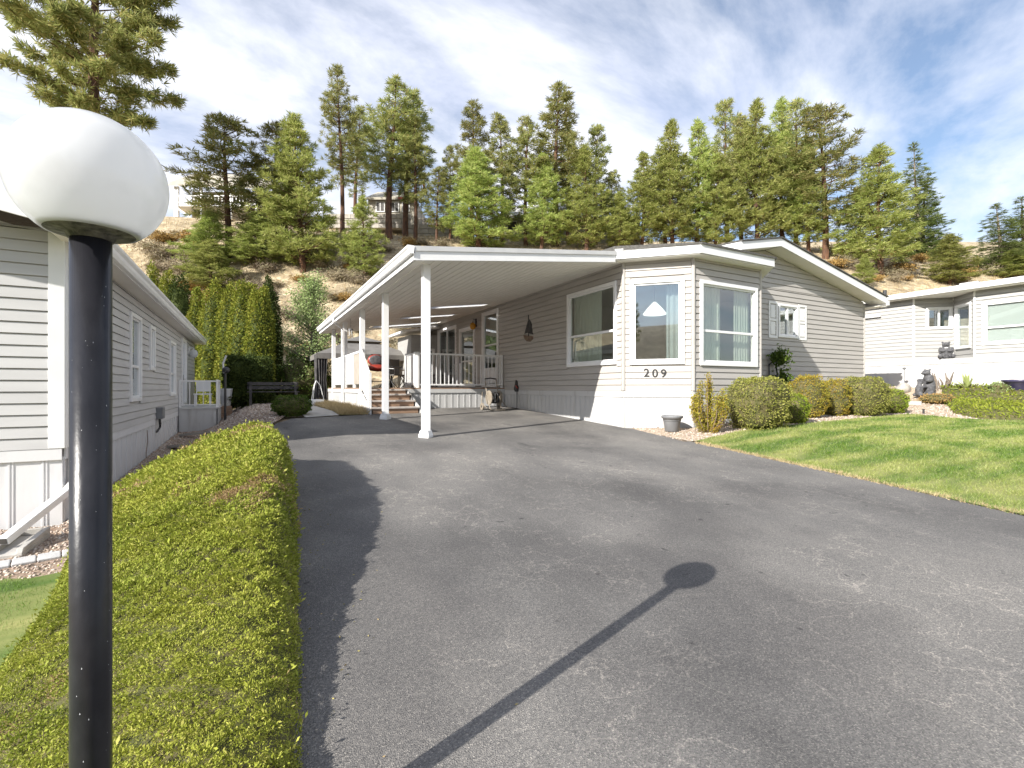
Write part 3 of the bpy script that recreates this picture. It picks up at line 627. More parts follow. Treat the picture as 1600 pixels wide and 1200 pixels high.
# windows
w = window(home, FL, *big, bars_h=[big[2] + (big[3] - big[2]) * .41], glass='soft_glass'); curtain(w, FL, big[0] + .05, big[0] + (big[1] - big[0]) * .62, big[2] - .1, big[3] - .03, -.13, 9, .02); curtain(w, FL, big[1] - .5, big[1] - .05, big[2] - .1, big[3] - .05, -.34, 5)
w = window(home, FA, *wa); curtain(w, FA, wa[1] - .34, wa[1] - .02, wa[2] - .1, wa[3] - .05, -.28, 3)
w = window(home, FB, *wb, bars_h=[onf(FB, 1092, 516)[1]], glass='soft_glass'); curtain(w, FB, wb[0] + .05, wb[0] + .8, wb[2] - .1, wb[3] - .05, -.14, 8, .025); curtain(w, FB, wb[1] - .55, wb[1] - .05, wb[2] - .1, wb[3] - .05, -.14, 6, .025)
w = window(home, FG, *wg, bars_v=[(wg[0] + wg[1]) / 2], fw=.06); curtain(w, FG, (wg[0] + wg[1]) / 2, wg[1] - .08, wg[2], wg[3], -.14, 4)
# shutters by the gable window
for sgn, a0 in ((-1, wg[0] - .385), (1, wg[1] + .03)):
    a1 = a0 + .36; sh = MB(); ring(sh, FG, a0, a1, wg[2] - .03, wg[3] + .03, .055, .005, .04); sh.wbox(FG, a0 + .055, a1 - .055, .005, .018, wg[2], wg[3]); s = sh.build('shutter', 'trim_white', home, bevel=.003)
    zm = (wg[2] + wg[3]) / 2
    MB().wbox(FG, a0 + .085, a1 - .085, .018, .033, zm + .05, wg[3] - .06).build('raised_panel', 'trim_white', s, bevel=.008); MB().wbox(FG, a0 + .085, a1 - .085, .018, .033, wg[2] + .06, zm - .05).build('raised_panel', 'trim_white', s, bevel=.008)
    MB().wbox(FG, a0 + .055, a1 - .055, .018, .036, zm - .03, zm + .03).build('rail', 'trim_white', s)
# doors behind the railing
wd = window(home, FL, doorA[0], doorA[1], .02, doorA[3], bars_v=[doorA[0] + (doorA[1] - doorA[0]) * .5], name='patio_door', fw=.09, glass='window_glass'); MB().wbox(FL, doorA[1] - .13, doorA[1] - .10, .02, .07, .9, 1.15).build('handle', 'black_metal', wd)
curtain(wd, FL, doorA[0] + .12, doorA[0] + .6, .1, 2.1, -.25, 4)
wd = window(home, FL, doorB[0], doorB[1], .02, doorB[3], bars_h=[.95], name='patio_door', fw=.09); MB().wbox(FL, doorB[0] + .10, doorB[0] + .13, .02, .07, .9, 1.15).build('handle', 'black_metal', wd)
wd = window(home, FL, doorC[0], doorC[1], .02, doorC[3], bars_h=[1.38, .62], name='front_door', fw=.09); MB().wbox(FL, doorC[0] + .13, doorC[1] - .13, -.006, .02, .12, .6).build('door_panel', 'trim_white', wd)
MB().wbox(FL, doorC[1] - .14, doorC[1] - .11, .02, .075, .95, 1.12).build('handle', 'black_metal', wd); curtain(wd, FL, doorC[0] + .15, doorC[1] - .15, 1.42, doorC[3] - .2, -.2, 4)
# rooms behind the glass
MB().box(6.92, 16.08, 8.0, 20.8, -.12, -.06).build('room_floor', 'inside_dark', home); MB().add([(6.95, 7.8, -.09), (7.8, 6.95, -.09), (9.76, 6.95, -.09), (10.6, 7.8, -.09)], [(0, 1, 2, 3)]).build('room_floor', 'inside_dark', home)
MB().box(6.92, 13, 12.0, 12.1, -.06, 2.55).build('room_wall', 'inside_wall', home); MB().box(12.4, 12.5, 7.95, 12.0, -.06, 2.55).build('room_wall', 'inside_wall', home)
MB().add([(6.9, 7.8, 2.56), (7.8, 6.9, 2.56), (9.8, 6.9, 2.56), (10.7, 7.85, 2.56), (16, 7.9, 2.56), (16, 20.8, 2.56), (6.9, 20.8, 2.56)], [tuple(range(7))]).build('room_ceiling', 'inside_wall', home)
lampb = MB().lathe((8.35, 8.4, 1.72), [(.02, .30), (.05, .28), (.16, .16), (.27, .02), (.26, 0), (.0, .01)], 20).build('pendant_lamp', 'curtain_cloth', home, smooth=True); lampb.data.materials[0] = M['lit_shade']; MB().cyl((8.35, 8.4, 2.0), (8.35, 8.4, 2.56), .008).build('cord', 'black_metal', lampb)
# house number
def text_mesh(txt, name, size, fr, a, z, depth, m, parent, spacing=1.05, off=.03, bold=.012):
    cu = bpy.data.curves.new(name, 'FONT'); cu.body = txt; cu.size = size; cu.extrude = depth; cu.space_character = spacing; cu.align_x = 'CENTER'; cu.offset = bold
    t = bpy.data.objects.new('tmp_text', cu); COL.objects.link(t); dg = bpy.context.evaluated_depsgraph_get(); me = bpy.data.meshes.new_from_object(t.evaluated_get(dg)); bpy.data.objects.remove(t)
    p, d, n = fr; X, Z = d, Vector((0, 0, 1)); b = wbase(parent)
    for v in me.vertices: q = fpt(fr, a, off, z) + X * v.co.x + Z * v.co.y + n * v.co.z; v.co = q - b
    me.materials.clear(); me.materials.append(M[m]); o = link(name, me, parent); return o
a209, z209 = onf(FA, 1023.5, 589.5)
for ch, da, dz in (('2', -.165, .012), ('0', .0, 0), ('9', .165, -.004)): text_mesh(ch, 'house_digit', .235, FA, a209 + da, z209 + dz, .008, 'black_metal', wallA, off=.026, bold=.004)
# bay roof
def fascia(mb, pts, z0s, h, th=.03):
    for (p, z0), (q, z1) in zip(zip(pts, z0s), zip(pts[1:], z0s[1:])):
        p, q = Vector((*p, 0)), Vector((*q, 0)); d = (q - p).normalized(); n = Vector((d.y, -d.x, 0))
        v = lambda P_, o, z: (P_.x + n.x * o, P_.y + n.y * o, z)
        mb.hexa([v(p, 0, z0), v(q, 0, z1), v(q, -th, z1), v(p, -th, z0), v(p, 0, z0 + h), v(q, 0, z1 + h), v(q, -th, z1 + h), v(p, -th, z0 + h)])
OV = .30; k = OV * math.tan(math.pi / 8)
bp_ = [(6.47, 7.60), (7.741 - k, 6.743 - OV), (9.818 + .07, 6.743 - OV), (10.95, 7.50)]
mb = MB(); fascia(mb, bp_, [2.60, 2.60, 2.60, 2.62], .16); bay_roof = mb.build('bay_fascia', 'trim_white', home)
mb = MB(); fascia(mb, [(x + (-.01 if i == 0 else 0), y - .012) for i, (x, y) in enumerate(bp_)], [2.762] * 4, .035, .05); mb.build('drip_edge', 'panel_grey', bay_roof)
poly = [(x, y, 2.595) for x, y in [(6.49, 7.62), (7.741 - k, 6.743 - OV + .03), (9.87, 6.743 - OV + .03), (10.92, 7.52), (10.85, 7.72), (9.8, 6.80), (7.76, 6.80), (6.80, 7.72)]]
MB().slab(poly, .012).build('soffit', 'ceiling_white', bay_roof)
poly = [(6.46, 7.59), (7.741 - k, 6.743 - OV - .03), (9.818 + .10, 6.743 - OV - .03), (10.97, 7.50), (10.9, 8.4), (6.47, 8.4)]
MB().add([(x, y, 2.80 + max(0, (y - 6.4)) * .05) for x, y in poly] + [(x, y, 2.765) for x, y in poly], [(0, 1, 2, 3, 4, 5), (11, 10, 9, 8, 7, 6)] + [(i, 6 + i, 6 + (i + 1) % 6, (i + 1) % 6) for i in range(6)]).build('shingles', 'roof_shingle', bay_roof)
# main gable roof
YF = 7.33
mroof = MB()
def roofside(x0, x1, y0, y1, up=.20, th=.03):
    a, b = (x0, rz(x0)), (x1, rz(x1)); mroof.hexa([(a[0], y0, a[1] + up), (b[0], y0, b[1] + up), (b[0], y1, b[1] + up), (a[0], y1, a[1] + up), (a[0], y0, a[1] + up + th), (b[0], y0, b[1] + up + th), (b[0], y1, b[1] + up + th), (a[0], y1, a[1] + up + th)])
roofside(RX, 16.66, YF - .03, 21.2); roofside(10.0, RX, YF - .03, 21.2); roofside(6.5, 10.0, 8.42, 21.2)
mr = mroof.build('roof', 'roof_shingle', home)
def gfascia(mb, x0, x1, y, h=.19, th=.035):
    mb.hexa([(x0, y, rz(x0)), (x1, y, rz(x1)), (x1, y + th, rz(x1)), (x0, y + th, rz(x0)), (x0, y, rz(x0) + h), (x1, y, rz(x1) + h), (x1, y + th, rz(x1) + h), (x0, y + th, rz(x0) + h)])
mb = MB(); gfascia(mb, RX, 16.62, YF); mb.build('gable_fascia', 'trim_white', mr)
mb = MB(); gfascia(mb, 10.0, RX - .001, YF); mb.build('gable_fascia', 'trim_white', mr)
mb = MB(); mb.hexa([(10.0, YF, rz(10)), (9.0, 8.42, rz(9)), (9.03, 8.44, rz(9)), (10.03, YF + .03, rz(10)), (10.0, YF, rz(10) + .19), (9.0, 8.42, rz(9) + .19), (9.03, 8.44, rz(9) + .19), (10.03, YF + .03, rz(10) + .19)]); mb.build('gable_fascia', 'trim_white', mr)
MB().add([(10.0, YF - .01, rz(10) + .2), (9.0, 8.42, rz(9) + .2), (10.0, 8.42, rz(10) + .2), (10.0, YF - .01, rz(10) + .235), (9.0, 8.42, rz(9) + .235), (10.0, 8.42, rz(10) + .235)], [(0, 2, 1), (3, 4, 5), (0, 1, 4, 3), (1, 2, 5, 4), (2, 0, 3, 5)]).build('shingles', 'roof_shingle', mr)
n = 26
for i in range(n):          # grooved soffit boards under the gable overhang
    x0 = 10.05 + (16.6 - 10.05) * i / n; x1 = 10.05 + (16.6 - 10.05) * (i + 1) / n - .006
    if x0 < RX < x1: x1 = RX
    MB().hexa([(x0, YF + .036, rz(x0) + .012), (x1, YF + .036, rz(x1) + .012), (x1, 7.77, rz(x1) + .012), (x0, 7.77, rz(x0) + .012), (x0, YF + .036, rz(x0) + .03), (x1, YF + .036, rz(x1) + .03), (x1, 7.77, rz(x1) + .03), (x0, 7.77, rz(x0) + .03)]).build('soffit_board', 'ceiling_white', mr)
MB().box(16.23, 16.63, 7.34, 21.1, 2.40, 2.415).build('eave_soffit', 'ceiling_white', mr); MB().box(16.62, 16.74, 7.31, 21.1, 2.45, 2.585).build('gutter', 'trim_white', mr, bevel=.01)
# wing at the back of the deck
FW = (Vector((5.65, 18.97, 0)), Vector((1, 0, 0)), Vector((0, -1, 0))); ww = (.42, .98, .55, 1.6)
mb = MB(); wall_panels(mb, FW, 0, 1.13, -.62, 2.15, [ww]); wing = mb.build('wing_wall', 'siding_pale', home); siding(wing, FW, .03, 1.1, .0, 2.13, 'siding_pale', [ww]); window(home, FW, *ww, inside='dark', fw=.06)
MB().box(5.66, 6.77, 19.1, 21, -.62, 2.15).build('wing_wall', 'siding_pale', home); MB().add([(5.3, 18.7, 2.2), (6.78, 18.7, 2.42), (6.78, 21.2, 2.42), (5.3, 21.2, 2.2), (5.3, 18.7, 2.29), (6.78, 18.7, 2.5), (6.78, 21.2, 2.5), (5.3, 21.2, 2.29)], MB.BF).build('wing_roof', 'trim_white', home)
# wall lantern
al, zl = onf(FL, 745, 510); lan = MB().wbox(FL, al - .05, al + .05, .017, .05, zl - .02, zl + .26).build('wall_lantern', 'black_metal', home); MB().tube([fpt(FL, al, .04, zl + .22), fpt(FL, al, .13, zl + .24), fpt(FL, al, .15, zl + .12)], .012).build('arm', 'black_metal', lan); MB().ell(fpt(FL, al, .15, zl), (.10, .10, .12)).build('lamp_shade', 'amber_glass', lan, smooth=True)

# ------------------------------------------------------------------ carport
XE, YC0, YC1 = 2.25, 7.35, 19.07; ZE = 1.99; CS = .131
cz_at = lambda x: ZE + CS * (x - XE)
yf_at = lambda x: YC0 + .062 * (x - XE)
car = thing('carport', (4.4, 12.5, -.6), 'white flat carport roof on square posts attached to the tan home', 'carport')
sky_rects = [(4.45, 6.25, 13.05, 13.45), (4.3, 6.1, 15.3, 15.7), (3.9, 6.3, 17.6, 18.1)]
seams = [YC0 + .05, 9.75, 12.2, 14.6, 17.0, YC1 - .03]
nb = 27; bw = (6.76 - XE) / nb
for i in range(nb):
    x0 = XE + .02 + bw * i; x1 = x0 + bw - .013
    for y0, y1 in zip(seams, seams[1:]):
        cuts = [((y0 if y0 > YC0 + .06 else yf_at(x1) + .01) + .004, y1 - .004)]
        for sx0, sx1, sy0, sy1 in sky_rects:
            if x1 > sx0 and x0 < sx1:
                nc = []
                for q0, q1 in cuts:
                    if sy1 <= q0 or sy0 >= q1: nc.append((q0, q1)); continue
                    if sy0 > q0: nc.append((q0, sy0))
                    if sy1 < q1: nc.append((sy1, q1))
                cuts = nc
        for q0, q1 in cuts:
            za_, zb_ = cz_at(x0), cz_at(x1); e = .0
            MB().hexa([(x0, q0, za_), (x1, q0, zb_), (x1, q1, zb_), (x0, q1, za_), (x0, q0, za_ + .02), (x1, q0, zb_ + .02), (x1, q1, zb_ + .02), (x0, q1, za_ + .02)]).build('ceiling_board', 'ceiling_white', car)
for sx0, sx1, sy0, sy1 in sky_rects:
    za_, zb_ = cz_at(sx0), cz_at(sx1); MB().hexa([(sx0, sy0, za_ - .004), (sx1, sy0, zb_ - .004), (sx1, sy1, zb_ - .004), (sx0, sy1, za_ - .004), (sx0, sy0, za_ + .016), (sx1, sy0, zb_ + .016), (sx1, sy1, zb_ + .016), (sx0, sy1, za_ + .016)]).build('skylight', 'skylight_panel', car)
mb = MB()    # roof deck above the boards, with openings for the skylights
ycuts = sorted({YC0 - .02, YC1 + .02, *[r[2] for r in sky_rects], *[r[3] for r in sky_rects]})
for y0, y1 in zip(ycuts, ycuts[1:]):
    rr = [r for r in sky_rects if r[2] <= (y0 + y1) / 2 <= r[3]]; spans = [(XE - .02, rr[0][0]), (rr[0][1], 6.9)] if rr else [(XE - .02, 6.9)]
    for x0, x1 in spans:
        za_, zb_ = cz_at(x0) + .19, cz_at(x1) + .19; ya_, yb_ = (yf_at(x0) - .03, yf_at(x1) - .03) if y0 < YC0 else (y0, y0); mb.hexa([(x0, ya_, za_), (x1, yb_, zb_), (x1, y1, zb_), (x0, y1, za_), (x0, ya_, za_ + .03), (x1, yb_, zb_ + .03), (x1, y1, zb_ + .03), (x0, y1, za_ + .03)])
mb.build('roof_deck', 'roof_shingle', car)
x0, x1 = XE, 6.47; za_, zb_ = cz_at(x0) - .005, cz_at(x1) - .005; h0, h1 = .215, .2
def skew(name, m, o0, o1, dz0, dz1, ez0=0):
    ya, yb = yf_at(x0), yf_at(x1); MB().hexa([(x0 + ez0, ya + o0, za_ + dz0), (x1, yb + o0, zb_ + dz0), (x1, yb + o1, zb_ + dz0), (x0 + ez0, ya + o1, za_ + dz0), (x0 + ez0, ya + o0, za_ + dz1), (x1, yb + o0, zb_ + dz1), (x1, yb + o1, zb_ + dz1), (x0 + ez0, ya + o1, za_ + dz1)]).build(name, m, car)
skew('front_fascia', 'trim_white', -.03, 0, 0, .205); skew('drip_edge', 'panel_grey', -.05, -.0305, .14, .217, -.02)
# eave: stepped fascia and gutter
MB().box(XE - .03, XE - .001, YC0 - .03, YC1, ZE - .005, ZE + .1).build('eave_fascia', 'trim_white', car)
gut = MB(); prof = [(0, 0), (-.055, 0), (-.075, .03), (-.075, .07), (-.10, .095), (-.10, .125), (-.088, .125), (-.088, .10), (-.062, .075), (-.062, .035), (-.05, .012), (0, .012)]
pr = [(XE - .031 + a, ZE + .085 + b) for a, b in prof]; n = len(pr)
gut.add([(x, YC0 - .06, z) for x, z in pr] + [(x, YC1, z) for x, z in pr], [(i, (i + 1) % n, n + (i + 1) % n, n + i) for i in range(n)]); g_ = gut.build('gutter', 'trim_white', car)
MB().box(XE - .131, XE - .032, YC0 - .062, YC0 - .061, ZE + .085, ZE + .21).build('end_cap', 'trim_white', g_)
MB().tube([(XE - .09, 15.2, ZE + .09), (XE - .09, 15.2, ZE - .02), (2.45, 15.42, ZE - .2), (2.45, 15.42, -.55)], .035, 6).build('downspout', 'trim_white', car)
for y in (7.73, 10.47, 12.92, 15.54, 17.85):
    g0 = G(2.553, y); ps = MB().box(2.553 - .062, 2.553 + .062, y - .062, y + .062, g0 - .05, cz_at(2.5) + .008).build('post', 'frame_white', car, bevel=.006)
    MB().lathe((2.553, y, g0 - .02), [(.125, 0), (.125, .06), (.10, .13), (.092, .14)], 4).build('post_foot', 'trim_white', ps)

# ------------------------------------------------------------------ deck
deck = thing('porch_deck', (4.6, 15.9, -.55), 'raised deck with white skirting, railings and steps under the carport', 'deck')
DX0, DX1, DY0, DY1, DZ = 2.50, 6.76, 12.98, 18.95, 0.0
y = DY0
while y < DY1: MB().box(DX0 + .02, DX1, y, min(y + .138, DY1), DZ - .03, DZ).build('deck_board', 'wood_deck', deck); y += .145
FDF = (Vector((3.72, DY0 + .03, 0)), Vector((1, 0, 0)), Vector((0, -1, 0))); FDL = (Vector((DX0 + .03, DY1, 0)), Vector((0, -1, 0)), Vector((-1, 0, 0)))
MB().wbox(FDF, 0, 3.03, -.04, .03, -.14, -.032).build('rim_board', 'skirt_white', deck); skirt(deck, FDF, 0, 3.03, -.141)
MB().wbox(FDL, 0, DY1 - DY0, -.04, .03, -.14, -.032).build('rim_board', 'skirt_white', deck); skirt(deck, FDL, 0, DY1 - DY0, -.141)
def railing(fr, a0, a1, zb, zt, parent, step=.125, posts=True):
    MB().wbox(fr, a0, a1, -.025, .025, zt - .045, zt).build('top_rail', 'frame_white', parent); MB().wbox(fr, a0, a1, -.018, .018, zb, zb + .04).build('bottom_rail', 'frame_white', parent)
    a = a0 + step / 2
    while a < a1 - .02: MB().wbox(fr, a - .010, a + .010, -.010, .010, zb + .04, zt - .045).build('baluster', 'frame_white', parent); a += step
    for a in (a0 + .025, a1 - .025): MB().wbox(fr, a - .03, a + .03, -.03, .03, -.02, zt + .02).build('newel_post', 'frame_white', parent)
FR1 = (Vector((4.06, DY0 + .08, 0)), Vector((1, 0, 0)), Vector((0, -1, 0))); railing(FR1, 0, 2.66, .07, .98, deck)
FR2 = (Vector((4.03, 14.05, 0)), Vector((0, -1, 0)), Vector((-1, 0, 0))); railing(FR2, 0, .93, .07, .98, deck, .09)
# left side: solid panels between the posts
FR3 = (Vector((2.56, DY1, 0)), Vector((0, -1, 0)), Vector((-1, 0, 0)))
for y0, y1, m in ((12.99, 14.05, 'panel_tan'), (14.06, 15.47, 'panel_grey'), (15.61, 17.78, 'panel_grey')):
    MB().box(2.545, 2.575, y0, y1, .10, .93).build('privacy_panel', m, deck); MB().box(2.53, 2.59, y0, y1, .931, .99).build('top_rail', 'frame_white', deck)
    MB().box(2.54, 2.58, y0 + .06, y0 + .12, -.02, .10).build('panel_foot', 'frame_white', deck); MB().box(2.54, 2.58, y1 - .12, y1 - .06, -.02, .10).build('panel_foot', 'frame_white', deck)
# steps
gz = G(3, 11.6); nst = 4; rise = (DZ - gz) / (nst + 0.0)
for i in range(nst):
    y0 = 11.52 + i * .365; zt = gz + rise * (i + 1) - (.0 if i < nst - 1 else .035)
    MB().box(2.48 + .0 * i, 3.66, y0, y0 + .40, zt - .04, zt).build('tread', 'tread_grey', deck, bevel=.006); MB().box(2.52, 3.62, y0 + .035, y0 + .06, zt - rise, zt - .041).build('riser', 'wood_deck', deck)
for x in (2.455, 3.662): MB().add([(x, 11.5, gz - .05), (x, 12.97, gz - .05), (x, 12.97, -.03), (x, 12.75, -.04), (x, 11.55, gz + .12), (x + .03, 11.5, gz - .05), (x + .03, 12.97, gz - .05), (x + .03, 12.97, -.03), (x + .03, 12.75, -.04), (x + .03, 11.55, gz + .12)], [(0, 1, 2, 3, 4), (9, 8, 7, 6, 5)] + [(i, 5 + i, 5 + (i + 1) % 5, (i + 1) % 5) for i in range(5)]).build('stringer', 'skirt_white', deck)
sr = MB(); A_ = Vector((2.47, 11.62, gz + rise + .78)); B_ = Vector((2.5, 12.85, 1.02)); sr.tube([A_, B_], .03, 6); h = sr.build('stair_rail', 'frame_white', deck)
MB().tube([A_ - Vector((0, 0, .70)), B_ - Vector((0, 0, .92))], .02, 6).build('bottom_rail', 'frame_white', h)
for i in range(11): t = i / 10; p = A_.lerp(B_, t); MB().box(p.x - .01, p.x + .01, p.y - .01, p.y + .01, p.z - .70 - .22 * t, p.z - .01).build('baluster', 'frame_white', h)
MB().box(2.44, 2.50, 11.59, 11.65, gz, gz + rise + .82).build('newel_post', 'frame_white', h)

# ------------------------------------------------------------------ neighbouring home on the left
LX, LY0, LY1 = -1.90, 7.32, 21.9; LZ0, LZ1 = -.69, 1.70
lh = thing('neighbour_home', (-5, 14, -1.5), 'cream-sided neighbouring mobile home behind the lamp post, seen along its side', 'house')
FLF = (Vector((-8.5, LY0, 0)), Vector((1, 0, 0)), Vector((0, -1, 0))); FLR = (Vector((LX, LY0, 0)), Vector((0, 1, 0)), Vector((1, 0, 0)))
def rpx(px0, px1, pyt, pyb, ref): a0, _ = onf(FLR, px0, 600); a1, _ = onf(FLR, px1, 600); return (min(a0, a1), max(a0, a1), onf(FLR, ref, pyb)[1], onf(FLR, ref, pyt)[1])
lw1 = rpx(200, 217, 486, 628, 200); lw2 = rpx(231, 239, 507, 578, 231); lw3 = rpx(263, 272, 531, 619, 263); ldr = rpx(282.5, 289, 536, 636, 286)
ldr = (ldr[0], ldr[1], -.57, 1.55)
mb = MB(); wall_panels(mb, FLF, 0, 6.6, LZ0 - .1, LZ1 + .1, []); wf = mb.build('wall', 'siding_cream', lh); siding(wf, FLF, 2.5, 6.56, LZ0, LZ1 + .1, 'siding_cream')
mb = MB(); wall_panels(mb, FLR, .13, LY1 - LY0, LZ0 - .1, LZ1, [lw1, lw2, lw3, ldr]); wr = mb.build('wall', 'siding_cream', lh); siding(wr, FLR, .1, LY1 - LY0 - .03, LZ0, LZ1 - .02, 'siding_cream', [lw1, lw2, lw3, ldr])
MB().box(-8.4, LX - .13, LY1 - .12, LY1, -1.4, LZ1).build('wall', 'siding_cream', lh)
MB().box(LX - .115, LX + .03, LY0 - .032, LY0 - .0, LZ0 + .0, LZ1 + .1).build('corner_trim', 'trim_white', lh, bevel=.004); MB().box(LX + .002, LX + .032, LY0 + .002, LY0 + .1, LZ0, LZ1 - .02).build('corner_trim', 'trim_white', lh, bevel=.004)
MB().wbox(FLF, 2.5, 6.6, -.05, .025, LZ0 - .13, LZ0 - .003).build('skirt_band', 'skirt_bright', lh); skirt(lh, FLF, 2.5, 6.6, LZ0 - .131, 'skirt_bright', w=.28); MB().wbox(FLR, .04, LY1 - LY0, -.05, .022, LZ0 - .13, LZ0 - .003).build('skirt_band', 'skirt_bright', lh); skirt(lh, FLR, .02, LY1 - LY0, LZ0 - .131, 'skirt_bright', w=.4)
# roof with deep gable front
RXL = -5.4
rl = MB()
for x0, x1 in ((-1.60, RXL), (-9.2, RXL)):
    zf = lambda x: LZ1 + .13 + (3.8 - abs(x - RXL)) * .2; rl.hexa([(x0, LY0 - .5, zf(x0)), (x1, LY0 - .5, zf(x1)), (x1, LY1 + .35, zf(x1)), (x0, LY1 + .35, zf(x0)), (x0, LY0 - .5, zf(x0) + .05), (x1, LY0 - .5, zf(x1) + .05), (x1, LY1 + .35, zf(x1) + .05), (x0, LY1 + .35, zf(x0) + .05)])
lr = rl.build('roof', 'roof_shingle', lh)
zf = lambda x: LZ1 + .13 + (3.8 - abs(x - RXL)) * .2
mb = MB()
for x0, x1 in ((-1.60, RXL), (-9.2, RXL)): mb.hexa([(x0, LY0 - .53, zf(x0) - .15), (x1, LY0 - .53, zf(x1) - .15), (x1, LY0 - .501, zf(x1) - .15), (x0, LY0 - .501, zf(x0) - .15), (x0, LY0 - .53, zf(x0) + .06), (x1, LY0 - .53, zf(x1) + .06), (x1, LY0 - .501, zf(x1) + .06), (x0, LY0 - .501, zf(x0) + .06)])
mb.build('gable_fascia', 'trim_white', lr)
mb = MB().add([(LX, LY0, LZ1), (-8.5, LY0, LZ1), (RXL, LY0, zf(RXL)), (LX, LY0 + .1, LZ1), (-8.5, LY0 + .1, LZ1), (RXL, LY0 + .1, zf(RXL))], [(0, 1, 2), (5, 4, 3), (0, 3, 4, 1), (1, 4, 5, 2), (2, 5, 3, 0)]).build('gable_wall', 'siding_cream', lh)
MB().box(LX + .002, -1.60, LY0 - .49, LY1 + .3, LZ1 - .02, LZ1 - .005).build('soffit', 'ceiling_white', lr)
pr = [(-1.60 + (-a), LZ1 - .03 + b * 1.35) for a, b in prof]; n = len(pr)
MB().add([(x, LY0 - .5, z) for x, z in pr] + [(x, LY1 + .3, z) for x, z in pr], [(i, (i + 1) % n, n + (i + 1) % n, n + i) for i in range(n)]).build('gutter', 'trim_white', lr); MB().box(-1.615, -1.601, LY0 - .5, LY1 + .3, LZ1 - .05, LZ1 + .15).build('eave_fascia', 'trim_white', lr)
window(lh, FLR, *lw1, bars_h=[onf(FLR, 200, 571)[1]], inside='dark', fw=.07, screen=0); window(lh, FLR, *lw2, inside='dark', fw=.07, bars_v=[(lw2[0] + lw2[1]) / 2]); window(lh, FLR, *lw3, bars_h=[onf(FLR, 263, 583)[1]], inside='dark', fw=.07, screen=0)
w = window(lh, FLR, *ldr, inside='dark', name='side_door', fw=.1, bars_h=[.3]); MB().wbox(FLR, ldr[0] + .14, ldr[0] + .17, .02, .06, .2, .4).build('handle', 'black_metal', w)
al_, zl_ = onf(FLR, 294, 551); sc_ = MB().wbox(FLR, al_ - .06, al_ + .06, .018, .05, zl_, zl_ + .2).build('wall_lamp', 'trim_white', lh); MB().ell(fpt(FLR, al_, .16, zl_ - .03), (.13, .13, .15)).build('lamp_globe', 'opal_acrylic', sc_, smooth=True); MB().tube([fpt(FLR, al_, .04, zl_ + .16), fpt(FLR, al_, .16, zl_ + .17), fpt(FLR, al_, .16, zl_ + .10)], .015).build('arm', 'trim_white', sc_)
# downspout
dsx, dsy = LX + .10, LY0 + .09
ds = MB().box(LX + .036, LX + .115, LY0 + .11, LY0 + .18, -1.14, LZ1 - .02).build('downspout', 'frame_white', lh, bevel=.006)
e0 = Vector((LX + .075, LY0 + .14, -1.10)); e1 = at(5, 846, 4.55)
def bar(p0, p1, w, h): 
    p0, p1 = Vector(p0), Vector(p1); d = (p1 - p0).normalized(); s = Vector((d.y, -d.x, 0)).normalized() * w / 2; u = s.cross(d).normalized() * h / 2
    return [p0 - s - u, p0 + s - u, p0 + s + u, p0 - s + u, p1 - s - u, p1 + s - u, p1 + s + u, p1 - s + u]
em = Vector((LX + .08, LY0 - .12, -1.16))
MB().hexa(bar(e0, em, .075, .075)).build('elbow', 'frame_white', ds, bevel=.006)
sp_ = MB(); h8 = bar(em, e1, .08, .075); sp_.hexa(h8); MB().hexa(h8).build('spout', 'frame_white', ds, bevel=.008); dd = (e1 - em).normalized(); MB().hexa(bar(e1 + dd * .001, e1 + dd * .004, .06, .055)).build('spout_mouth', 'inside_dark', ds)
# meter box with conduits
am, zm_ = onf(FLR, 243.5, 646); mbx = MB().wbox(FLR, am - .16, am + .16, .018, .15, zm_ - .12, zm_ + .14).build('meter_box', 'grey_plastic', lh, bevel=.012); MB().wbox(FLR, am + .17, am + .36, .018, .11, zm_ - .08, zm_ + .12).build('side_box', 'grey_plastic', mbx, bevel=.01)
for da in (-.06, .05): MB().tube([fpt(FLR, am + da, .07, zm_ - .12), fpt(FLR, am + da, .08, zm_ - .24), fpt(FLR, am + da + .05, .07, zm_ - .32), fpt(FLR, am + da - .08, .03, zm_ - .42)], .018, 6).build('conduit', 'black_metal', mbx)
ac, zc_ = onf(FLR, 227, 672); MB().tube([fpt(FLR, ac, .03, zc_), fpt(FLR, ac + .03, .035, zc_ - .25), fpt(FLR, ac - .1, .03, zc_ - .45), fpt(FLR, ac - .12, .03, -1.52)], .008, 5).build('cable', 'twig', lh)
# little side porch
pch = thing('side_porch', (-1.3, 18.2, -1.3), 'small white side porch with railing on the neighbouring home', 'porch')
PY0, PY1, PX1, PZ = 17.15, 19.6, -.86, -.58
MB().box(LX + .03, PX1, PY0, PY1, PZ - .05, PZ).build('porch_floor', 'panel_grey', pch)
FPF = (Vector((LX + .03, PY0 + .03, 0)), Vector((1, 0, 0)), Vector((0, -1, 0))); FPR = (Vector((PX1 - .03, PY0 + .03, 0)), Vector((0, 1, 0)), Vector((1, 0, 0)))
skirt(pch, FPF, 0, 1.0, PZ - .051, w=.2); skirt(pch, FPR, 0, 2.4, PZ - .051, w=.25)
def prail(fr, a1, posts):
    MB().wbox(fr, 0, a1, -.022, .022, .18, .225).build('top_rail', 'frame_white', pch); MB().wbox(fr, 0, a1, -.015, .015, PZ + .06, PZ + .09).build('bottom_rail', 'frame_white', pch)
    a = .1
    while a < a1: MB().wbox(fr, a - .012, a + .012, -.01, .01, PZ + .09, .18).build('baluster', 'frame_white', pch); a += .17
    for a in posts: MB().wbox(fr, a - .03, a + .03, -.03, .03, PZ, .25).build('newel_post', 'frame_white', pch)
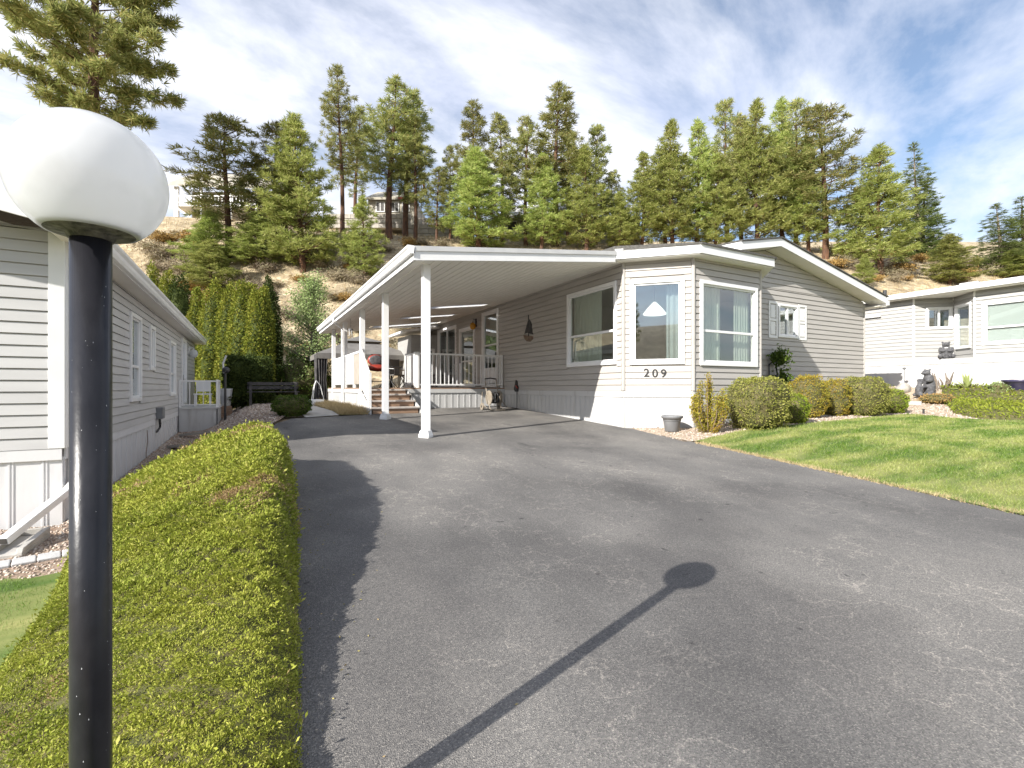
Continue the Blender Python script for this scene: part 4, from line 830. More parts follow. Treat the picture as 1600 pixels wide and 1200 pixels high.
prail((Vector((LX + .03, PY0 + .06, 0)), Vector((1, 0, 0)), Vector((0, -1, 0))), 1.0, (.03, .97)); prail((Vector((PX1 - .05, PY0 + .09, 0)), Vector((0, 1, 0)), Vector((1, 0, 0))), 1.2, (1.17,))

# ------------------------------------------------------------------ neighbouring home on the right
NX = 20.4; NZ0, NZ1 = .97, 3.12
rh = thing('pale_home', (24, 7, 0), 'pale-sided neighbouring home with white skirting and a notched entry behind the bear statues', 'house')
NA, NB, NC = Vector((NX, 8.19, 0)), Vector((21.21, 7.376, 0)), Vector((NX, 6.573, 0))
FN1 = (Vector((NX, 13.0, 0)), Vector((0, -1, 0)), Vector((-1, 0, 0))); FN2 = (NA, (NB - NA).normalized(), Vector((-.70711, -.70711, 0))); FN3 = (NB, (NC - NB).normalized(), Vector((-.70711, .70711, 0))); FN4 = (NC, Vector((0, -1, 0)), Vector((-1, 0, 0)))
nw2 = wpx(FN2, 1446, 481, 1488, 514); nw3 = wpx(FN3, 1494, 478, 1519, 543); nw4 = (onf(FN4, 1535, 500)[0], onf(FN4, 1640, 500)[0], onf(FN4, 1535, 540)[1], onf(FN4, 1535, 472)[1])
for fr, ln, holes in ((FN1, 4.81, []), (FN2, (NB - NA).length, [nw2]), (FN3, (NC - NB).length, [nw3]), (FN4, 6.0, [nw4])):
    mb = MB(); wall_panels(mb, fr, 0, ln, NZ0 - .02, NZ1, holes); wl_ = mb.build('wall', 'siding_pale', rh); siding(wl_, fr, .02, ln - .02, NZ0, NZ1 - .02, 'siding_pale', holes)
for p in (NA, NB, NC): MB().cyl((p.x, p.y, NZ0), (p.x, p.y, NZ1), .035, n=8).build('corner_trim', 'trim_white', rh)
FNS = (Vector((NX, 13.0, 0)), Vector((0, -1, 0)), Vector((-1, 0, 0))); MB().wbox(FNS, 0, 12.4, -.04, .025, NZ0 - .17, NZ0 - .003).build('skirt_band', 'skirt_white', rh); skirt(rh, FNS, 0, 12.4, NZ0 - .171, w=.4)
MB().slab([(NX - .02, 8.25, NZ0 - .001), (NX - .02, 6.5, NZ0 - .001), (21.3, 7.3, NZ0 - .001), (21.3, 7.45, NZ0 - .001)], .1).build('entry_ledge', 'panel_grey', rh)
window(rh, FN2, *nw2, bars_v=[(nw2[0] + nw2[1]) / 2], inside='dark', fw=.06); window(rh, FN3, *nw3, inside='dark', fw=.06); window(rh, FN4, *nw4, bars_h=[onf(FN4, 1535, 513)[1]], inside='blind', fw=.08, glass='clear_glass')
MB().box(NX + .1, 28, 12.9, 13, .2, NZ1).build('wall', 'siding_pale', rh)
rr_ = MB().hexa([(20.0, -.4, 3.22), (24.4, -.4, 3.95), (24.4, 13.4, 3.95), (20.0, 13.4, 3.22), (20.0, -.4, 3.28), (24.4, -.4, 4.01), (24.4, 13.4, 4.01), (20.0, 13.4, 3.28)]).build('roof', 'roof_shingle', rh)
MB().hexa([(24.4, -.4, 3.95), (29, -.4, 3.2), (29, 13.4, 3.2), (24.4, 13.4, 3.95), (24.4, -.4, 4.01), (29, -.4, 3.26), (29, 13.4, 3.26), (24.4, 13.4, 4.01)]).build('roof', 'roof_shingle', rh)
MB().box(20.02, 21.4, -.3, 13.3, 3.10, 3.125).build('soffit', 'ceiling_white', rr_)
pr = [(20.03 + a, 3.12 + b * 1.3) for a, b in prof]; n = len(pr); MB().add([(x, -.4, z) for x, z in pr] + [(x, 13.3, z) for x, z in pr], [(i, (i + 1) % n, n + (i + 1) % n, n + i) for i in range(n)]).build('gutter', 'trim_white', rr_); MB().box(20.031, 20.05, -.4, 13.3, 3.10, 3.27).build('eave_fascia', 'trim_white', rr_)
MB().cyl((21.6, 9.6, 3.4), (21.6, 9.6, 3.78), .06).build('roof_vent', 'black_metal', rr_); MB().box(22.0, 22.5, 7.0, 7.5, 3.5, 3.68).build('roof_vent', 'panel_grey', rr_)
av, zv = onf(FN1, 1361, 496); MB().wbox(FN1, av - .35, av + .35, .018, .12, zv - .03, zv + .06).build('wall_vent', 'panel_grey', rh)

# ------------------------------------------------------------------ lamp post
LPX, LPY = c2w(-.798, .916); gl0 = G(LPX, LPY)
lamp = thing('street_lamp', (LPX, LPY, gl0), 'black lamp post with white globe standing in the juniper bed by the driveway', 'lamp')
GC = Vector((LPX, LPY, .392)); GR = .1215
zb = GC.z - GR * .825
MB().lathe((LPX, LPY, 0), [(.0315, gl0 - .3), (.0315, zb - .003)], 40).build('pole', 'black_paint', lamp, smooth=True)
MB().lathe((LPX, LPY, 0), [(.045, gl0 - .05), (.045, gl0 + .04), (.033, gl0 + .055)], 32).build('pole_base', 'black_paint', lamp, smooth=True)
MB().lathe((LPX, LPY, zb), [(.0, -.012), (.034, -.012), (.038, -.004), (.062, -.001), (.070, .003), (.0745, .010), (.070, .016), (.0, .018)], 40).build('globe_fitter', 'fitter_metal', lamp, smooth=True)
mb = MB(); pf = []
for i in range(33):
    th = math.pi * (i / 32) * .80; pf.append((GR * math.sin(th) if i else 0.0005, GR * math.cos(th)))
mb.lathe(GC, pf[::-1] + [(0.0004, GR)], 56); gl_ = mb.build('globe', 'opal_acrylic', lamp, smooth=True)
mb = MB(); rr2 = random.Random(3)
for i in range(46):   # chips and scratches in the paint
    a = rr2.uniform(-2.6, .6) ; z = rr2.uniform(-.75, .25); s = rr2.uniform(.0004, .0011); l = s * rr2.choice([1, 1, 1.5, 3]); d = Vector((math.cos(a), math.sin(a), 0)); t = Vector((-d.y, d.x, 0)); c = Vector((LPX, LPY, z)) + d * .0317
    mb.add([c - t * s, c + Vector((0, 0, l)), c + t * s * .7, c - Vector((0, 0, s))], [(0, 3, 2, 1)])
mb.build('paint_chip', 'paint_chip', lamp)

# ------------------------------------------------------------------ pavers, splash block, pebble edging on the left
pav0, pav1 = P2(-15, 893), P2(100, 872)
p0 = Vector((*pav0, 0)); p1 = Vector((*pav1, 0)); dpav = (p1 - p0).normalized(); npav = Vector((-dpav.y, dpav.x, 0)); ln = (p1 - p0).length
edging = thing('paver_edging', tuple(gp(40, 885)[0]), 'row of grey paving stones edging the bright lawn patch', 'edging')
a = -1.2
while a < ln + .6:
    c = p0 + dpav * (a + .08) + npav * .12; zz0 = G(c.x, c.y); q = lambda u_, v_, z: tuple(Vector((c.x, c.y, zz0 + z)) + dpav * u_ + npav * v_)
    MB().hexa([q(-.078, -.11, -.06), q(.078, -.11, -.06), q(.078, .11, -.06), q(-.078, .11, -.06), q(-.078, -.11, .02), q(.078, -.11, .02), q(.078, .11, .02), q(-.078, .11, .02)]).build('paver', 'paver', edging, bevel=.008); a += .165
s0 = gp(22, 866)[0]; s1 = gp(66, 836)[0]; dsb = (s1 - s0).normalized(); nsb = Vector((-dsb.y, dsb.x, 0))
spl = MB(); L_ = .62; c = s0 - dsb * .12 + nsb * .03
q = lambda u_, v_, z: tuple(Vector((c.x, c.y, c.z + z)) + dsb * u_ + nsb * v_)
spl.hexa([q(0, -.13, -.02), q(L_, -.13, -.02), q(L_, .13, -.02), q(0, .13, -.02), q(0, -.13, .03), q(L_, -.13, .05), q(L_, .13, .05), q(0, .13, .03)])
for v0, v1 in ((-.13, -.08), (.08, .13)): spl.hexa([q(0, v0, .03), q(L_, v0, .05), q(L_, v1, .05), q(0, v1, .03), q(.03, v0, .075), q(L_, v0, .11), q(L_, v1, .11), q(.03, v1, .075)])
spl.hexa([q(L_ - .05, -.08, .05), q(L_, -.08, .05), q(L_, .08, .05), q(L_ - .05, .08, .05), q(L_ - .05, -.08, .11), q(L_, -.08, .11), q(L_, .08, .11), q(L_ - .05, .08, .11)])
tag(spl.build('splash_block', 'concrete', None, bevel=.006, org=tuple(s0)), 'concrete splash block under the white downspout', 'splash block')

# ------------------------------------------------------------------ small things round the home
def flat_on(fr, name, pts, m, parent, o0=.02, o1=.03):
    """outline in wall pixels -> thin solid on the wall"""
    q = [onf(fr, *p) for p in pts]; n = len(q); V = [fpt(fr, a, o1, z) for a, z in q] + [fpt(fr, a, o0, z) for a, z in q]
    mb = MB().add(V, [tuple(range(n)), tuple(2 * n - 1 - i for i in range(n))] + [(i, n + i, n + (i + 1) % n, (i + 1) % n) for i in range(n)]); return mb.build(name, m, parent)
pw = fpt(FL, *[onf(FL, 827, 515)[0]], .02, onf(FL, 827, 515)[1])
boat = thing('sailboat_wall_hanging', tuple(pw), 'black metal sailboat silhouette hanging on the tan wall', 'wall hanging')
flat_on(FL, 'main_sail', [(827.5, 497), (832, 505), (833, 516), (834.5, 523), (827, 521)], 'black_metal', boat)
flat_on(FL, 'jib_sail', [(826.6, 500), (826.4, 520), (820.5, 522)], 'black_metal', boat)
flat_on(FL, 'mast', [(826.5, 492), (827.6, 492), (827.6, 526), (826.5, 526)], 'black_metal', boat, .022, .034)
flat_on(FL, 'hull', [(819, 523.5), (835, 525.5), (834, 530), (830, 534), (824, 533.5), (820.5, 529)], 'twig', boat)
pw = fpt(FL, onf(FL, 808, 603)[0], .02, onf(FL, 808, 603)[1])
bell = thing('wall_bell', tuple(pw), 'small black teardrop ornament on the tan wall above the white skirting', 'wall ornament')
flat_on(FL, 'plate', [(807.2, 594), (809.2, 594), (812, 608), (811, 612), (806, 612), (804.4, 608)], 'black_metal', bell, .02, .035); flat_on(FL, 'clapper', [(806.5, 605), (810, 605), (810, 609), (806.5, 609)], 'black_metal', bell, .036, .055)
# hose reel cart
hp = gp(772, 641)[0]
reel = thing('hose_reel', tuple(hp), 'beige wheeled hose reel cart standing against the white deck skirting', 'hose reel')
hx, hy, hz = hp.x, hp.y + .0, hp.z
for sx in (-.17, .17):
    MB().tube([(hx + sx, hy + .22, hz + .85), (hx + sx, hy + .1, hz + .45), (hx + sx, hy - .1, hz + .05), (hx + sx, hy - .22, hz + .02)], .016, 6).build('frame_tube', 'hose_beige', reel)
    wl2 = MB().cyl((hx + sx * 1.5 - .02, hy + .22, hz + .1), (hx + sx * 1.5 + .02, hy + .22, hz + .1), .1, n=18).build('wheel', 'hose_beige', reel); MB().cyl((hx + sx * 1.5 - .025, hy + .22, hz + .1), (hx + sx * 1.5 + .025, hy + .22, hz + .1), .03, n=10).build('hub', 'black_metal', wl2)
    MB().cyl((hx + sx * .9 - .01, hy, hz + .34), (hx + sx * .9 + .01, hy, hz + .34), .2, n=22).build('reel_flange', 'hose_beige', reel)
MB().cyl((hx - .26, hy + .22, hz + .1), (hx + .26, hy + .22, hz + .1), .012).build('axle', 'black_metal', reel)
MB().tube([(hx - .17, hy + .22, hz + .85), (hx, hy + .225, hz + .875), (hx + .17, hy + .22, hz + .85)], .018, 6).build('handle', 'black_metal', reel)
pts = []
for i in range(220): t = i / 219; a = t * 2 * math.pi * 12; pts.append((hx - .13 + .26 * (abs((t * 6) % 2 - 1)), hy + (.13 + .02 * t) * math.cos(a), hz + .34 + (.13 + .02 * t) * math.sin(a)))
MB().tube(pts, .013, 5).build('wound_hose', 'black_metal', reel, smooth=True)
MB().tube([(hx + .12, hy - .15, hz + .3), (hx + .32, hy - .2, hz + .05), (hx + .1, hy - .42, hz + .02), (hx - .3, hy - .3, hz + .03), (hx - .4, hy - .05, hz + .2), (hx - .3, hy + .1, hz + .5)], .012, 6).build('hose_end', 'hose_beige', reel, smooth=True)
tp = gp(792, 640)[0]; tool = thing('hose_bib', (6.72, tp.y + .3, tp.z), 'thin rod with a small tap handle beside the hose reel', 'tap'); MB().tube([(6.62, tp.y + .1, tp.z + .0), (6.73, tp.y + .3, tp.z + .62)], .012, 6).build('rod', 'black_metal', tool); MB().tube([(6.70, tp.y + .22, tp.z + .60), (6.74, tp.y + .38, tp.z + .66)], .02, 6).build('tap_handle', 'red_enamel', tool)
# expansion joints / garden hose lying over the drive
# flower pot by the bay
pp = gp(1050, 674)[0]; pot = thing('planter_pot', tuple(pp), 'empty grey plastic pot standing on the gravel by the white skirting', 'pot')
MB().lathe(pp, [(.12, 0), (.135, .01), (.165, .24), (.172, .255)], 28).build('body', 'grey_plastic', pot, smooth=True); MB().lathe(pp, [(.172, .25), (.195, .255), (.205, .29), (.20, .305), (.185, .30), (.165, .2), (.0, .19)], 28).build('rim', 'grey_plastic', pot, smooth=True); MB().lathe(pp, [(.16, .205), (.168, .206), (.171, .218), (.162, .22)], 28).build('band', 'grey_plastic', pot, smooth=True)
# barbecue
bq = at(590, 600, 14.6); bx, by = bq.x, bq.y
bbq = thing('barbecue', (bx, by, 0), 'red barbecue with its round lid open on the deck', 'barbecue')
MB().ell((bx, by, .60), (.34, .25, .11)).build('fire_box', 'red_enamel', bbq, smooth=True)
lid = MB(); lid.ell((bx, by + .25, .84), (.25, .09, .19)); lid.build('lid', 'red_enamel', bbq, smooth=True); MB().ell((bx, by + .175, .84), (.215, .035, .16)).build('lid_inside', 'grey_statue', bbq, smooth=True)
MB().cyl((bx - .15, by + .25, 1.02), (bx + .15, by + .25, 1.02), .012).build('lid_handle', 'black_metal', bbq); MB().box(bx - .72, bx - .40, by - .2, by + .2, .62, .65).build('side_shelf', 'red_enamel', bbq, bevel=.008); MB().box(bx + .4, bx + .72, by - .2, by + .2, .62, .65).build('side_shelf', 'black_metal', bbq, bevel=.008)
for sx in (-.3, .3):
    for sy in (-.2, .2): MB().tube([(bx + sx, by + sy, .55), (bx + sx * 1.1, by + sy * 1.1, .0)], .018, 6).build('leg', 'black_metal', bbq)
MB().box(bx - .3, bx + .3, by - .2, by + .2, .18, .2).build('lower_shelf', 'black_metal', bbq)
# patio table and folding chairs behind it
def patio_chair(x, y, rot, label):
    o = thing('patio_chair', (0, 0, 0), label, 'chair', None); b = lambda *p: p
    MB().box(-.22, .22, -.2, .2, .42, .45).build('seat', 'gazebo_cloth', o); MB().box(-.22, .22, .2, .225, .45, .98).build('backrest', 'gazebo_cloth', o)
    for s in (-.23, .23):
        MB().tube([(s, -.22, 0), (s, .23, .46), (s, .25, 1.0)], .013, 6).build('leg', 'black_metal', o); MB().tube([(s, .25, 0), (s, -.2, .44)], .013, 6).build('leg', 'black_metal', o); MB().tube([(s, -.2, .44), (s, -.2, .64), (s, .22, .66)], .013, 6).build('armrest', 'panel_grey', o)
    o.location = (x, y, DZ); o.rotation_euler = (0, 0, rot); return o
patio_chair(4.4, 16.4, .3, 'folding patio chair on the deck beside the barbecue'); patio_chair(5.1, 17.6, -1.9, 'folding patio chair at the back of the deck by the wing wall')
tb = thing('patio_table', (4.3, 17.4, 0), 'round dark patio table on the deck behind the barbecue', 'table'); MB().lathe((4.3, 17.4, .70), [(.0, 0), (.5, 0), (.52, .015), (.5, .03), (.0, .03)], 28).build('table_top', 'black_metal', tb)
for a in range(3): c_, s_ = math.cos(a * 2.09), math.sin(a * 2.09); MB().tube([(4.3 + .12 * c_, 17.4 + .12 * s_, .7), (4.3 + .05 * c_, 17.4 + .05 * s_, .35), (4.3 + .4 * c_, 17.4 + .4 * s_, 0)], .016, 6).build('leg', 'black_metal', tb)
# wind chime hanging from the carport
wcx, wcy = at(548, 500, 14.2).xy; wc = thing('wind_chime', (wcx, wcy, 1.45), 'small wind chime hanging under the carport eave', 'wind chime')
ct = cz_at(wcx) ; MB().cyl((wcx, wcy, 1.72), (wcx, wcy, ct + .01), .004).build('cord', 'black_metal', wc); MB().cyl((wcx, wcy, 1.70), (wcx, wcy, 1.73), .07, n=14).build('top_plate', 'grey_plastic', wc)
for i in range(5): a = i * 1.257; MB().cyl((wcx + .05 * math.cos(a), wcy + .05 * math.sin(a), 1.45 + .03 * i), (wcx + .05 * math.cos(a), wcy + .05 * math.sin(a), 1.705), .008, n=6).build('chime_tube', 'panel_grey', wc)
# gazebo
gz0 = G(4, 21); gaz = thing('gazebo', (4.2, 21.9, gz0), 'grey-roofed gazebo with dark curtains beyond the deck', 'gazebo')
gx0, gx1, gy0, gy1 = 2.42, 6.0, 20.2, 23.4; ez = 1.36
cxg, cyg = (gx0 + gx1) / 2, (gy0 + gy1) / 2; top = [(cxg - .5, cyg, 2.05), (cxg + .5, cyg, 2.05)]
e = .18; A0 = [(gx0 - e, gy0 - e, ez), (gx1 + e, gy0 - e, ez), (gx1 + e, gy1 + e, ez), (gx0 - e, gy1 + e, ez)]
T0 = [(cxg - .7, cyg - .6, 1.92), (cxg + .7, cyg - .6, 1.92), (cxg + .7, cyg + .6, 1.92), (cxg - .7, cyg + .6, 1.92)]
mb = MB().add(A0 + T0, [(0, 1, 5, 4), (1, 2, 6, 5), (2, 3, 7, 6), (3, 0, 4, 7)]); can = mb.build('canopy', 'gazebo_cloth', gaz); md = can.modifiers.new('th', 'SOLIDIFY'); md.thickness = .015
MB().add([(x, y, z + .06) for x, y, z in [(cxg - .85, cyg - .75, 1.92), (cxg + .85, cyg - .75, 1.92), (cxg + .85, cyg + .75, 1.92), (cxg - .85, cyg + .75, 1.92)]] + [(cxg, cyg, 2.28)], [(0, 1, 4), (1, 2, 4), (2, 3, 4), (3, 0, 4), (3, 2, 1, 0)]).build('canopy_vent', 'gazebo_cloth', gaz)
for (x0_, y0_), (x1_, y1_) in (((gx0 - e, gy0 - e), (gx1 + e, gy0 - e)), ((gx0 - e, gy0 - e), (gx0 - e, gy1 + e)), ((gx1 + e, gy0 - e), (gx1 + e, gy1 + e))):
    MB().box(min(x0_, x1_) - .008, max(x0_, x1_) + .008, min(y0_, y1_) - .008, max(y0_, y1_) + .008, ez - .22, ez - .003).build('valance', 'gazebo_cloth', gaz)
for x in (gx0, gx1):
    for y in (gy0, gy1): MB().box(x - .04, x + .04, y - .04, y + .04, gz0 - .05, ez + .03).build('post', 'black_metal', gaz)
for x0_, y0_, dx, dy, wv in ((gx0 - .16, gy0 - .1, 0, .55, 5), (gx0 - .18, gy0 - .12, .42, 0, 4), (gx1 - .3, gy0 - .05, .4, 0, 4)):
    V = []; Fc = []; n = wv * 8
    for i in range(n + 1):
        t = i / n; w_ = .055 * math.sin(t * wv * 2 * math.pi); x = x0_ + dx * t + (w_ if dy else 0); y = y0_ + dy * t + (w_ if dx else 0)
        for z, sq in ((gz0 + .02, 1), (gz0 + .9, .72), (ez - .05, 1)): V.append((x0_ + dx * .5 + (x - x0_ - dx * .5) * sq, y0_ + dy * .5 + (y - y0_ - dy * .5) * sq, z))
    for i in range(n):
        for k_ in range(2): Fc.append((3 * i + k_, 3 * i + 3 + k_, 3 * i + 4 + k_, 3 * i + 1 + k_))
    np_mesh('curtain', V, Fc, 'curtain_dark', gaz, smooth=True)
# white planter by the gazebo, bench under the cedars
wp = gp(494, 634)[0]; wpt = thing('hanging_planter', tuple(wp), 'white hanging basket set on the ground by the gazebo curtain', 'planter'); MB().lathe(wp, [(.16, 0), (.2, .02), (.25, .2), (.24, .2), (.18, .05), (0, .05)], 18).build('bowl', 'pot_white', wpt, smooth=True)
for i in range(3): a = i * 2.09; MB().tube([wp + Vector((.23 * math.cos(a), .23 * math.sin(a), .2)), wp + Vector((.12 * math.cos(a), .12 * math.sin(a), .65)), wp + Vector((0, 0, .8))], .01, 5).build('hanger', 'pot_white', wpt)
bc = gp(432, 640)[0]; bc = Vector((bc.x + .1, bc.y + 4.5, G(bc.x + .1, bc.y + 4.5))); bch = thing('garden_bench', tuple(bc), 'wooden bench coloured dark for the shade between the cedars and the pale tree', 'bench')
for i in range(3): MB().box(bc.x - .8, bc.x + .8, bc.y - .2 + i * .15, bc.y - .08 + i * .15, bc.z + .42, bc.z + .45).build('seat_slat', 'curtain_dark', bch)  # the shade on the bench is put into this dark colour
for i in range(2): MB().box(bc.x - .8, bc.x + .8, bc.y + .26, bc.y + .29, bc.z + .52 + i * .14, bc.z + .63 + i * .14).build('back_slat', 'curtain_dark', bch)
for sx in (-.7, .7): MB().box(bc.x + sx - .04, bc.x + sx + .04, bc.y - .2, bc.y - .12, bc.z - .02, bc.z + .42).build('leg', 'curtain_dark', bch); MB().box(bc.x + sx - .04, bc.x + sx + .04, bc.y + .2, bc.y + .26, bc.z - .02, bc.z + .78).build('leg', 'curtain_dark', bch)
# things round the side porch
pc = Vector((-1.35, 18.3, PZ)); ch = thing('porch_chair', tuple(pc), 'white garden chair on the small side porch', 'chair'); MB().box(pc.x - .24, pc.x + .24, pc.y - .22, pc.y + .22, pc.z + .36, pc.z + .4).build('seat', 'pot_white', ch); MB().box(pc.x - .2, pc.x + .2, pc.y + .22, pc.y + .25, pc.z + .46, pc.z + .78).build('backrest', 'pot_white', ch)
for sx in (-.2, .2):
    for sy in (-.18, .18): MB().box(pc.x + sx - .02, pc.x + sx + .02, pc.y + sy - .02, pc.y + sy + .02, pc.z, pc.z + .36).build('leg', 'pot_white', ch)
cc = gp(352, 652)[0]; cr_ = thing('wooden_planter', tuple(cc), 'square brown wooden planter box beside the side porch', 'planter'); 
for i in range(3): MB().box(cc.x - .2, cc.x + .2, cc.y - .2, cc.y + .2, cc.z - .02 + i * .14, cc.z + .11 + i * .14).build('plank', 'wood_deck', cr_)
cp = Vector((cc.x + .02, cc.y, cc.z + .39)); pt2 = thing('tall_pot', tuple(cp), 'pale grey tiered pot standing on the wooden planter box', 'pot'); MB().lathe(cp, [(.13, 0), (.15, .05), (.17, .3), (.19, .32), (.18, .36), (.2, .55), (.22, .6), (.2, .6), (.0, .55)], 20).build('body', 'panel_grey', pt2, smooth=True)
lp = Vector((PX1 + .16, PY0 + .25, G(PX1 + .16, PY0 + .25))); lpst = thing('garden_torch', tuple(lp), 'black garden post with a round finial beside the side porch', 'garden light'); MB().cyl(lp, lp + Vector((0, 0, 1.45)), .035, n=10).build('post', 'black_metal', lpst); MB().ell(lp + Vector((.02, 0, 1.55)), (.11, .11, .1)).build('finial', 'black_metal', lpst, smooth=True); MB().tube([lp + Vector((-.03, 0, 1.45)), lp + Vector((-.06, 0, 1.75)), lp + Vector((.03, 0, 2.0))], .03, 6).build('lantern_arm', 'panel_grey', lpst)
bd = gp(305, 679)[0]; MBb = MB().hexa(bar(gp(282, 682)[0] + Vector((0, 0, .03)), gp(330, 676)[0] + Vector((0, 0, .03)), .1, .06)); tag(MBb.build('timber_edging', 'concrete', None, org=tuple(bd)), 'pale timber edging lying in the gravel by the side porch', 'edging')
MBb = MB().hexa(bar(gp(266, 700)[0] + Vector((0, 0, .03)), gp(320, 695)[0] + Vector((0, 0, .03)), .14, .06)); tag(MBb.build('stepping_slab', 'concrete', None, org=tuple(gp(293, 697)[0])), 'flat concrete slab lying in the gravel behind the juniper mound', 'slab')
# metal plant stand against the gable wall
sp0 = Vector((fpt(FG, onf(FG, 1203, 590)[0], .3, 0).x, C4.y - .32, 0)); sp0.z = G(sp0.x, sp0.y); st = thing('plant_stand', tuple(sp0), 'black metal chair-shaped plant stand with dark foliage against the gable wall', 'plant stand')
for sx in (-.2, .2):
    MB().tube([sp0 + Vector((sx, .2, 0)), sp0 + Vector((sx, .2, .7)), sp0 + Vector((sx * .7, .25, 1.25))], .02, 6).build('leg', 'black_metal', st); MB().tube([sp0 + Vector((sx, -.25, 0)), sp0 + Vector((sx, -.2, .7))], .02, 6).build('leg', 'black_metal', st); MB().tube([sp0 + Vector((sx, -.2, .7)), sp0 + Vector((sx * 1.1, 0, .98)), sp0 + Vector((sx, .22, .95))], .018, 6).build('armrest', 'black_metal', st)
MB().box(sp0.x - .22, sp0.x + .22, sp0.y - .22, sp0.y + .22, sp0.z + .66, sp0.z + .7).build('seat', 'black_metal', st); MB().tube([sp0 + Vector((-.14, .25, 1.25)), sp0 + Vector((0, .26, 1.32)), sp0 + Vector((.14, .25, 1.25))], .02, 6).build('back_rail', 'black_metal', st)
rg = np.random.default_rng(5); P = rg.normal(0, 1, (900, 3)) * np.array([.10, .10, .11]) + np.array(sp0) + np.array([.0, .05, 1.42]); P[500:] += np.array([.14, 0, -.55]); V, Fc = leaf_arrays(P, rg.normal(0, 1, (900, 3)), .10, .45, rg); np_mesh('foliage', V, Fc, 'bush_dark', st)

# ------------------------------------------------------------------ bears and bits in front of the pale home
def remesh(o, vs, sm=6):
    m = o.modifiers.new('skin', 'REMESH'); m.mode = 'VOXEL'; m.voxel_size = vs; m.use_smooth_shade = True; s = o.modifiers.new('smooth', 'SMOOTH'); s.iterations = sm; s.factor = .5
def bear(loc, rot, label, scale, parts, extra=()):
    o = thing('bear_statue', (0, 0, 0), label, 'statue'); mb = MB()
    for c, r in parts: mb.ell(c, r)
    b = mb.build('body', 'grey_statue', o); remesh(b, .018)
    for nme, m, c, r in extra: MB().ell(c, r).build(nme, m, o, smooth=True)
    o.location = loc; o.rotation_euler = (0, 0, rot); o.scale = (scale,) * 3; return o
sit = [((0, .02, .26), (.21, .18, .26)), ((0, 0, .42), (.17, .15, .15)), ((0, -.03, .60), (.135, .125, .12)), ((0, -.14, .57), (.07, .08, .055)), ((-.11, .0, .70), (.045, .03, .045)), ((.11, .0, .70), (.045, .03, .045)),
       ((-.19, -.06, .36), (.06, .09, .15)), ((.19, -.06, .36), (.06, .09, .15)), ((-.10, -.17, .34), (.09, .06, .055)), ((.10, -.17, .34), (.09, .06, .055)), ((-.19, -.2, .09), (.09, .18, .085)), ((.19, -.2, .09), (.09, .18, .085)), ((-.21, -.37, .12), (.075, .05, .09)), ((.21, -.37, .12), (.075, .05, .09))]
face = [('eye', 'black_metal', (-.055, -.145, .635), (.014, .012, .014)), ('eye', 'black_metal', (.055, -.145, .635), (.014, .012, .014)), ('nose', 'black_metal', (0, -.215, .585), (.028, .018, .02)), ('chest_patch', 'pot_white', (0, -.13, .47), (.06, .03, .025))]
b1 = at(1478, 559, 16.3); bear((b1.x, b1.y, NZ0), -1.15, 'grey bear statue sitting on the white ledge of the notched entry', .80, sit, face)
hug = [((0, .05, .34), (.18, .17, .34)), ((0, .02, .62), (.15, .14, .16)), ((.0, -.06, .82), (.115, .12, .11)), ((0, -.18, .79), (.055, .075, .05)), ((-.09, -.02, .92), (.035, .025, .04)), ((.09, -.02, .92), (.035, .025, .04)), ((-.16, -.12, .55), (.06, .15, .07)), ((.16, -.12, .55), (.06, .15, .07)),
       ((-.12, -.02, .08), (.09, .13, .09)), ((.12, -.02, .08), (.09, .13, .09)), ((0, -.34, .22), (.11, .12, .22)), ((0, -.30, .47), (.085, .085, .08)), ((-.06, -.3, .545), (.025, .02, .028)), ((.06, -.3, .545), (.025, .02, .028)), ((0, -.25, .5), (.04, .06, .04)), ((-.1, -.38, .06), (.06, .1, .06)), ((.1, -.38, .06), (.06, .1, .06)), ((-.09, -.24, .33), (.05, .12, .05)), ((.09, -.24, .33), (.05, .12, .05))]
b2, d2 = gp(1450, 606); b2 = at(1450, 604, 15.4); b2.z = G(b2.x, b2.y); bear(tuple(b2), -1.95, 'grey statue of a standing bear hugging a cub before the white skirting', .93, hug, [('eye', 'black_metal', (-.045, -.165, .85), (.012, .012, .012)), ('eye', 'black_metal', (.045, -.165, .85), (.012, .012, .012)), ('nose', 'black_metal', (0, -.25, .8), (.024, .016, .018))])
dw = at(1474, 604, 15.6); dw.z = G(dw.x, dw.y); drift = thing('driftwood', tuple(dw), 'tangle of pale driftwood beside the hugging bear statue', 'driftwood'); rd = random.Random(4)
for i in range(9): p = dw + Vector((rd.uniform(-.2, .2), rd.uniform(-.15, .15), -.02)); q_ = p + Vector((rd.uniform(-.25, .25), rd.uniform(-.2, .2), rd.uniform(.3, .6))); MB().tube([p, (p + q_) / 2 + Vector((rd.uniform(-.08, .08), rd.uniform(-.08, .08), .03)), q_], [.04, .03, .012], 6).build('branch', 'bark_grey', drift)
ru = gp(1411, 603)[0]; rock = at(1412, 604, 16.2); rock.z = G(rock.x, rock.y); mb = MB().ell((rock.x, rock.y, rock.z + .1), (.28, .2, .2)); ro = mb.build('boulder', 'stone_grey', None, smooth=True, org=tuple(rock)); tag(ro, 'rounded grey boulder under the stake light by the pale home', 'rock')
for v in ro.data.vertices: v.co *= 1 + .18 * mnoise.noise(v.co * 5)
sk = at(1413, 603, 16.5); sk.z = G(sk.x, sk.y); so = thing('stake_light', tuple(sk), 'thin garden stake light behind the rounded boulder', 'garden light'); MB().cyl(sk - Vector((0, 0, .03)), sk + Vector((0, 0, .62)), .014, n=8).build('stake', 'grey_plastic', so); MB().lathe(sk + Vector((0, 0, .62)), [(.02, 0), (.05, .02), (.06, .06), (.0, .08)], 14).build('cap', 'grey_plastic', so)
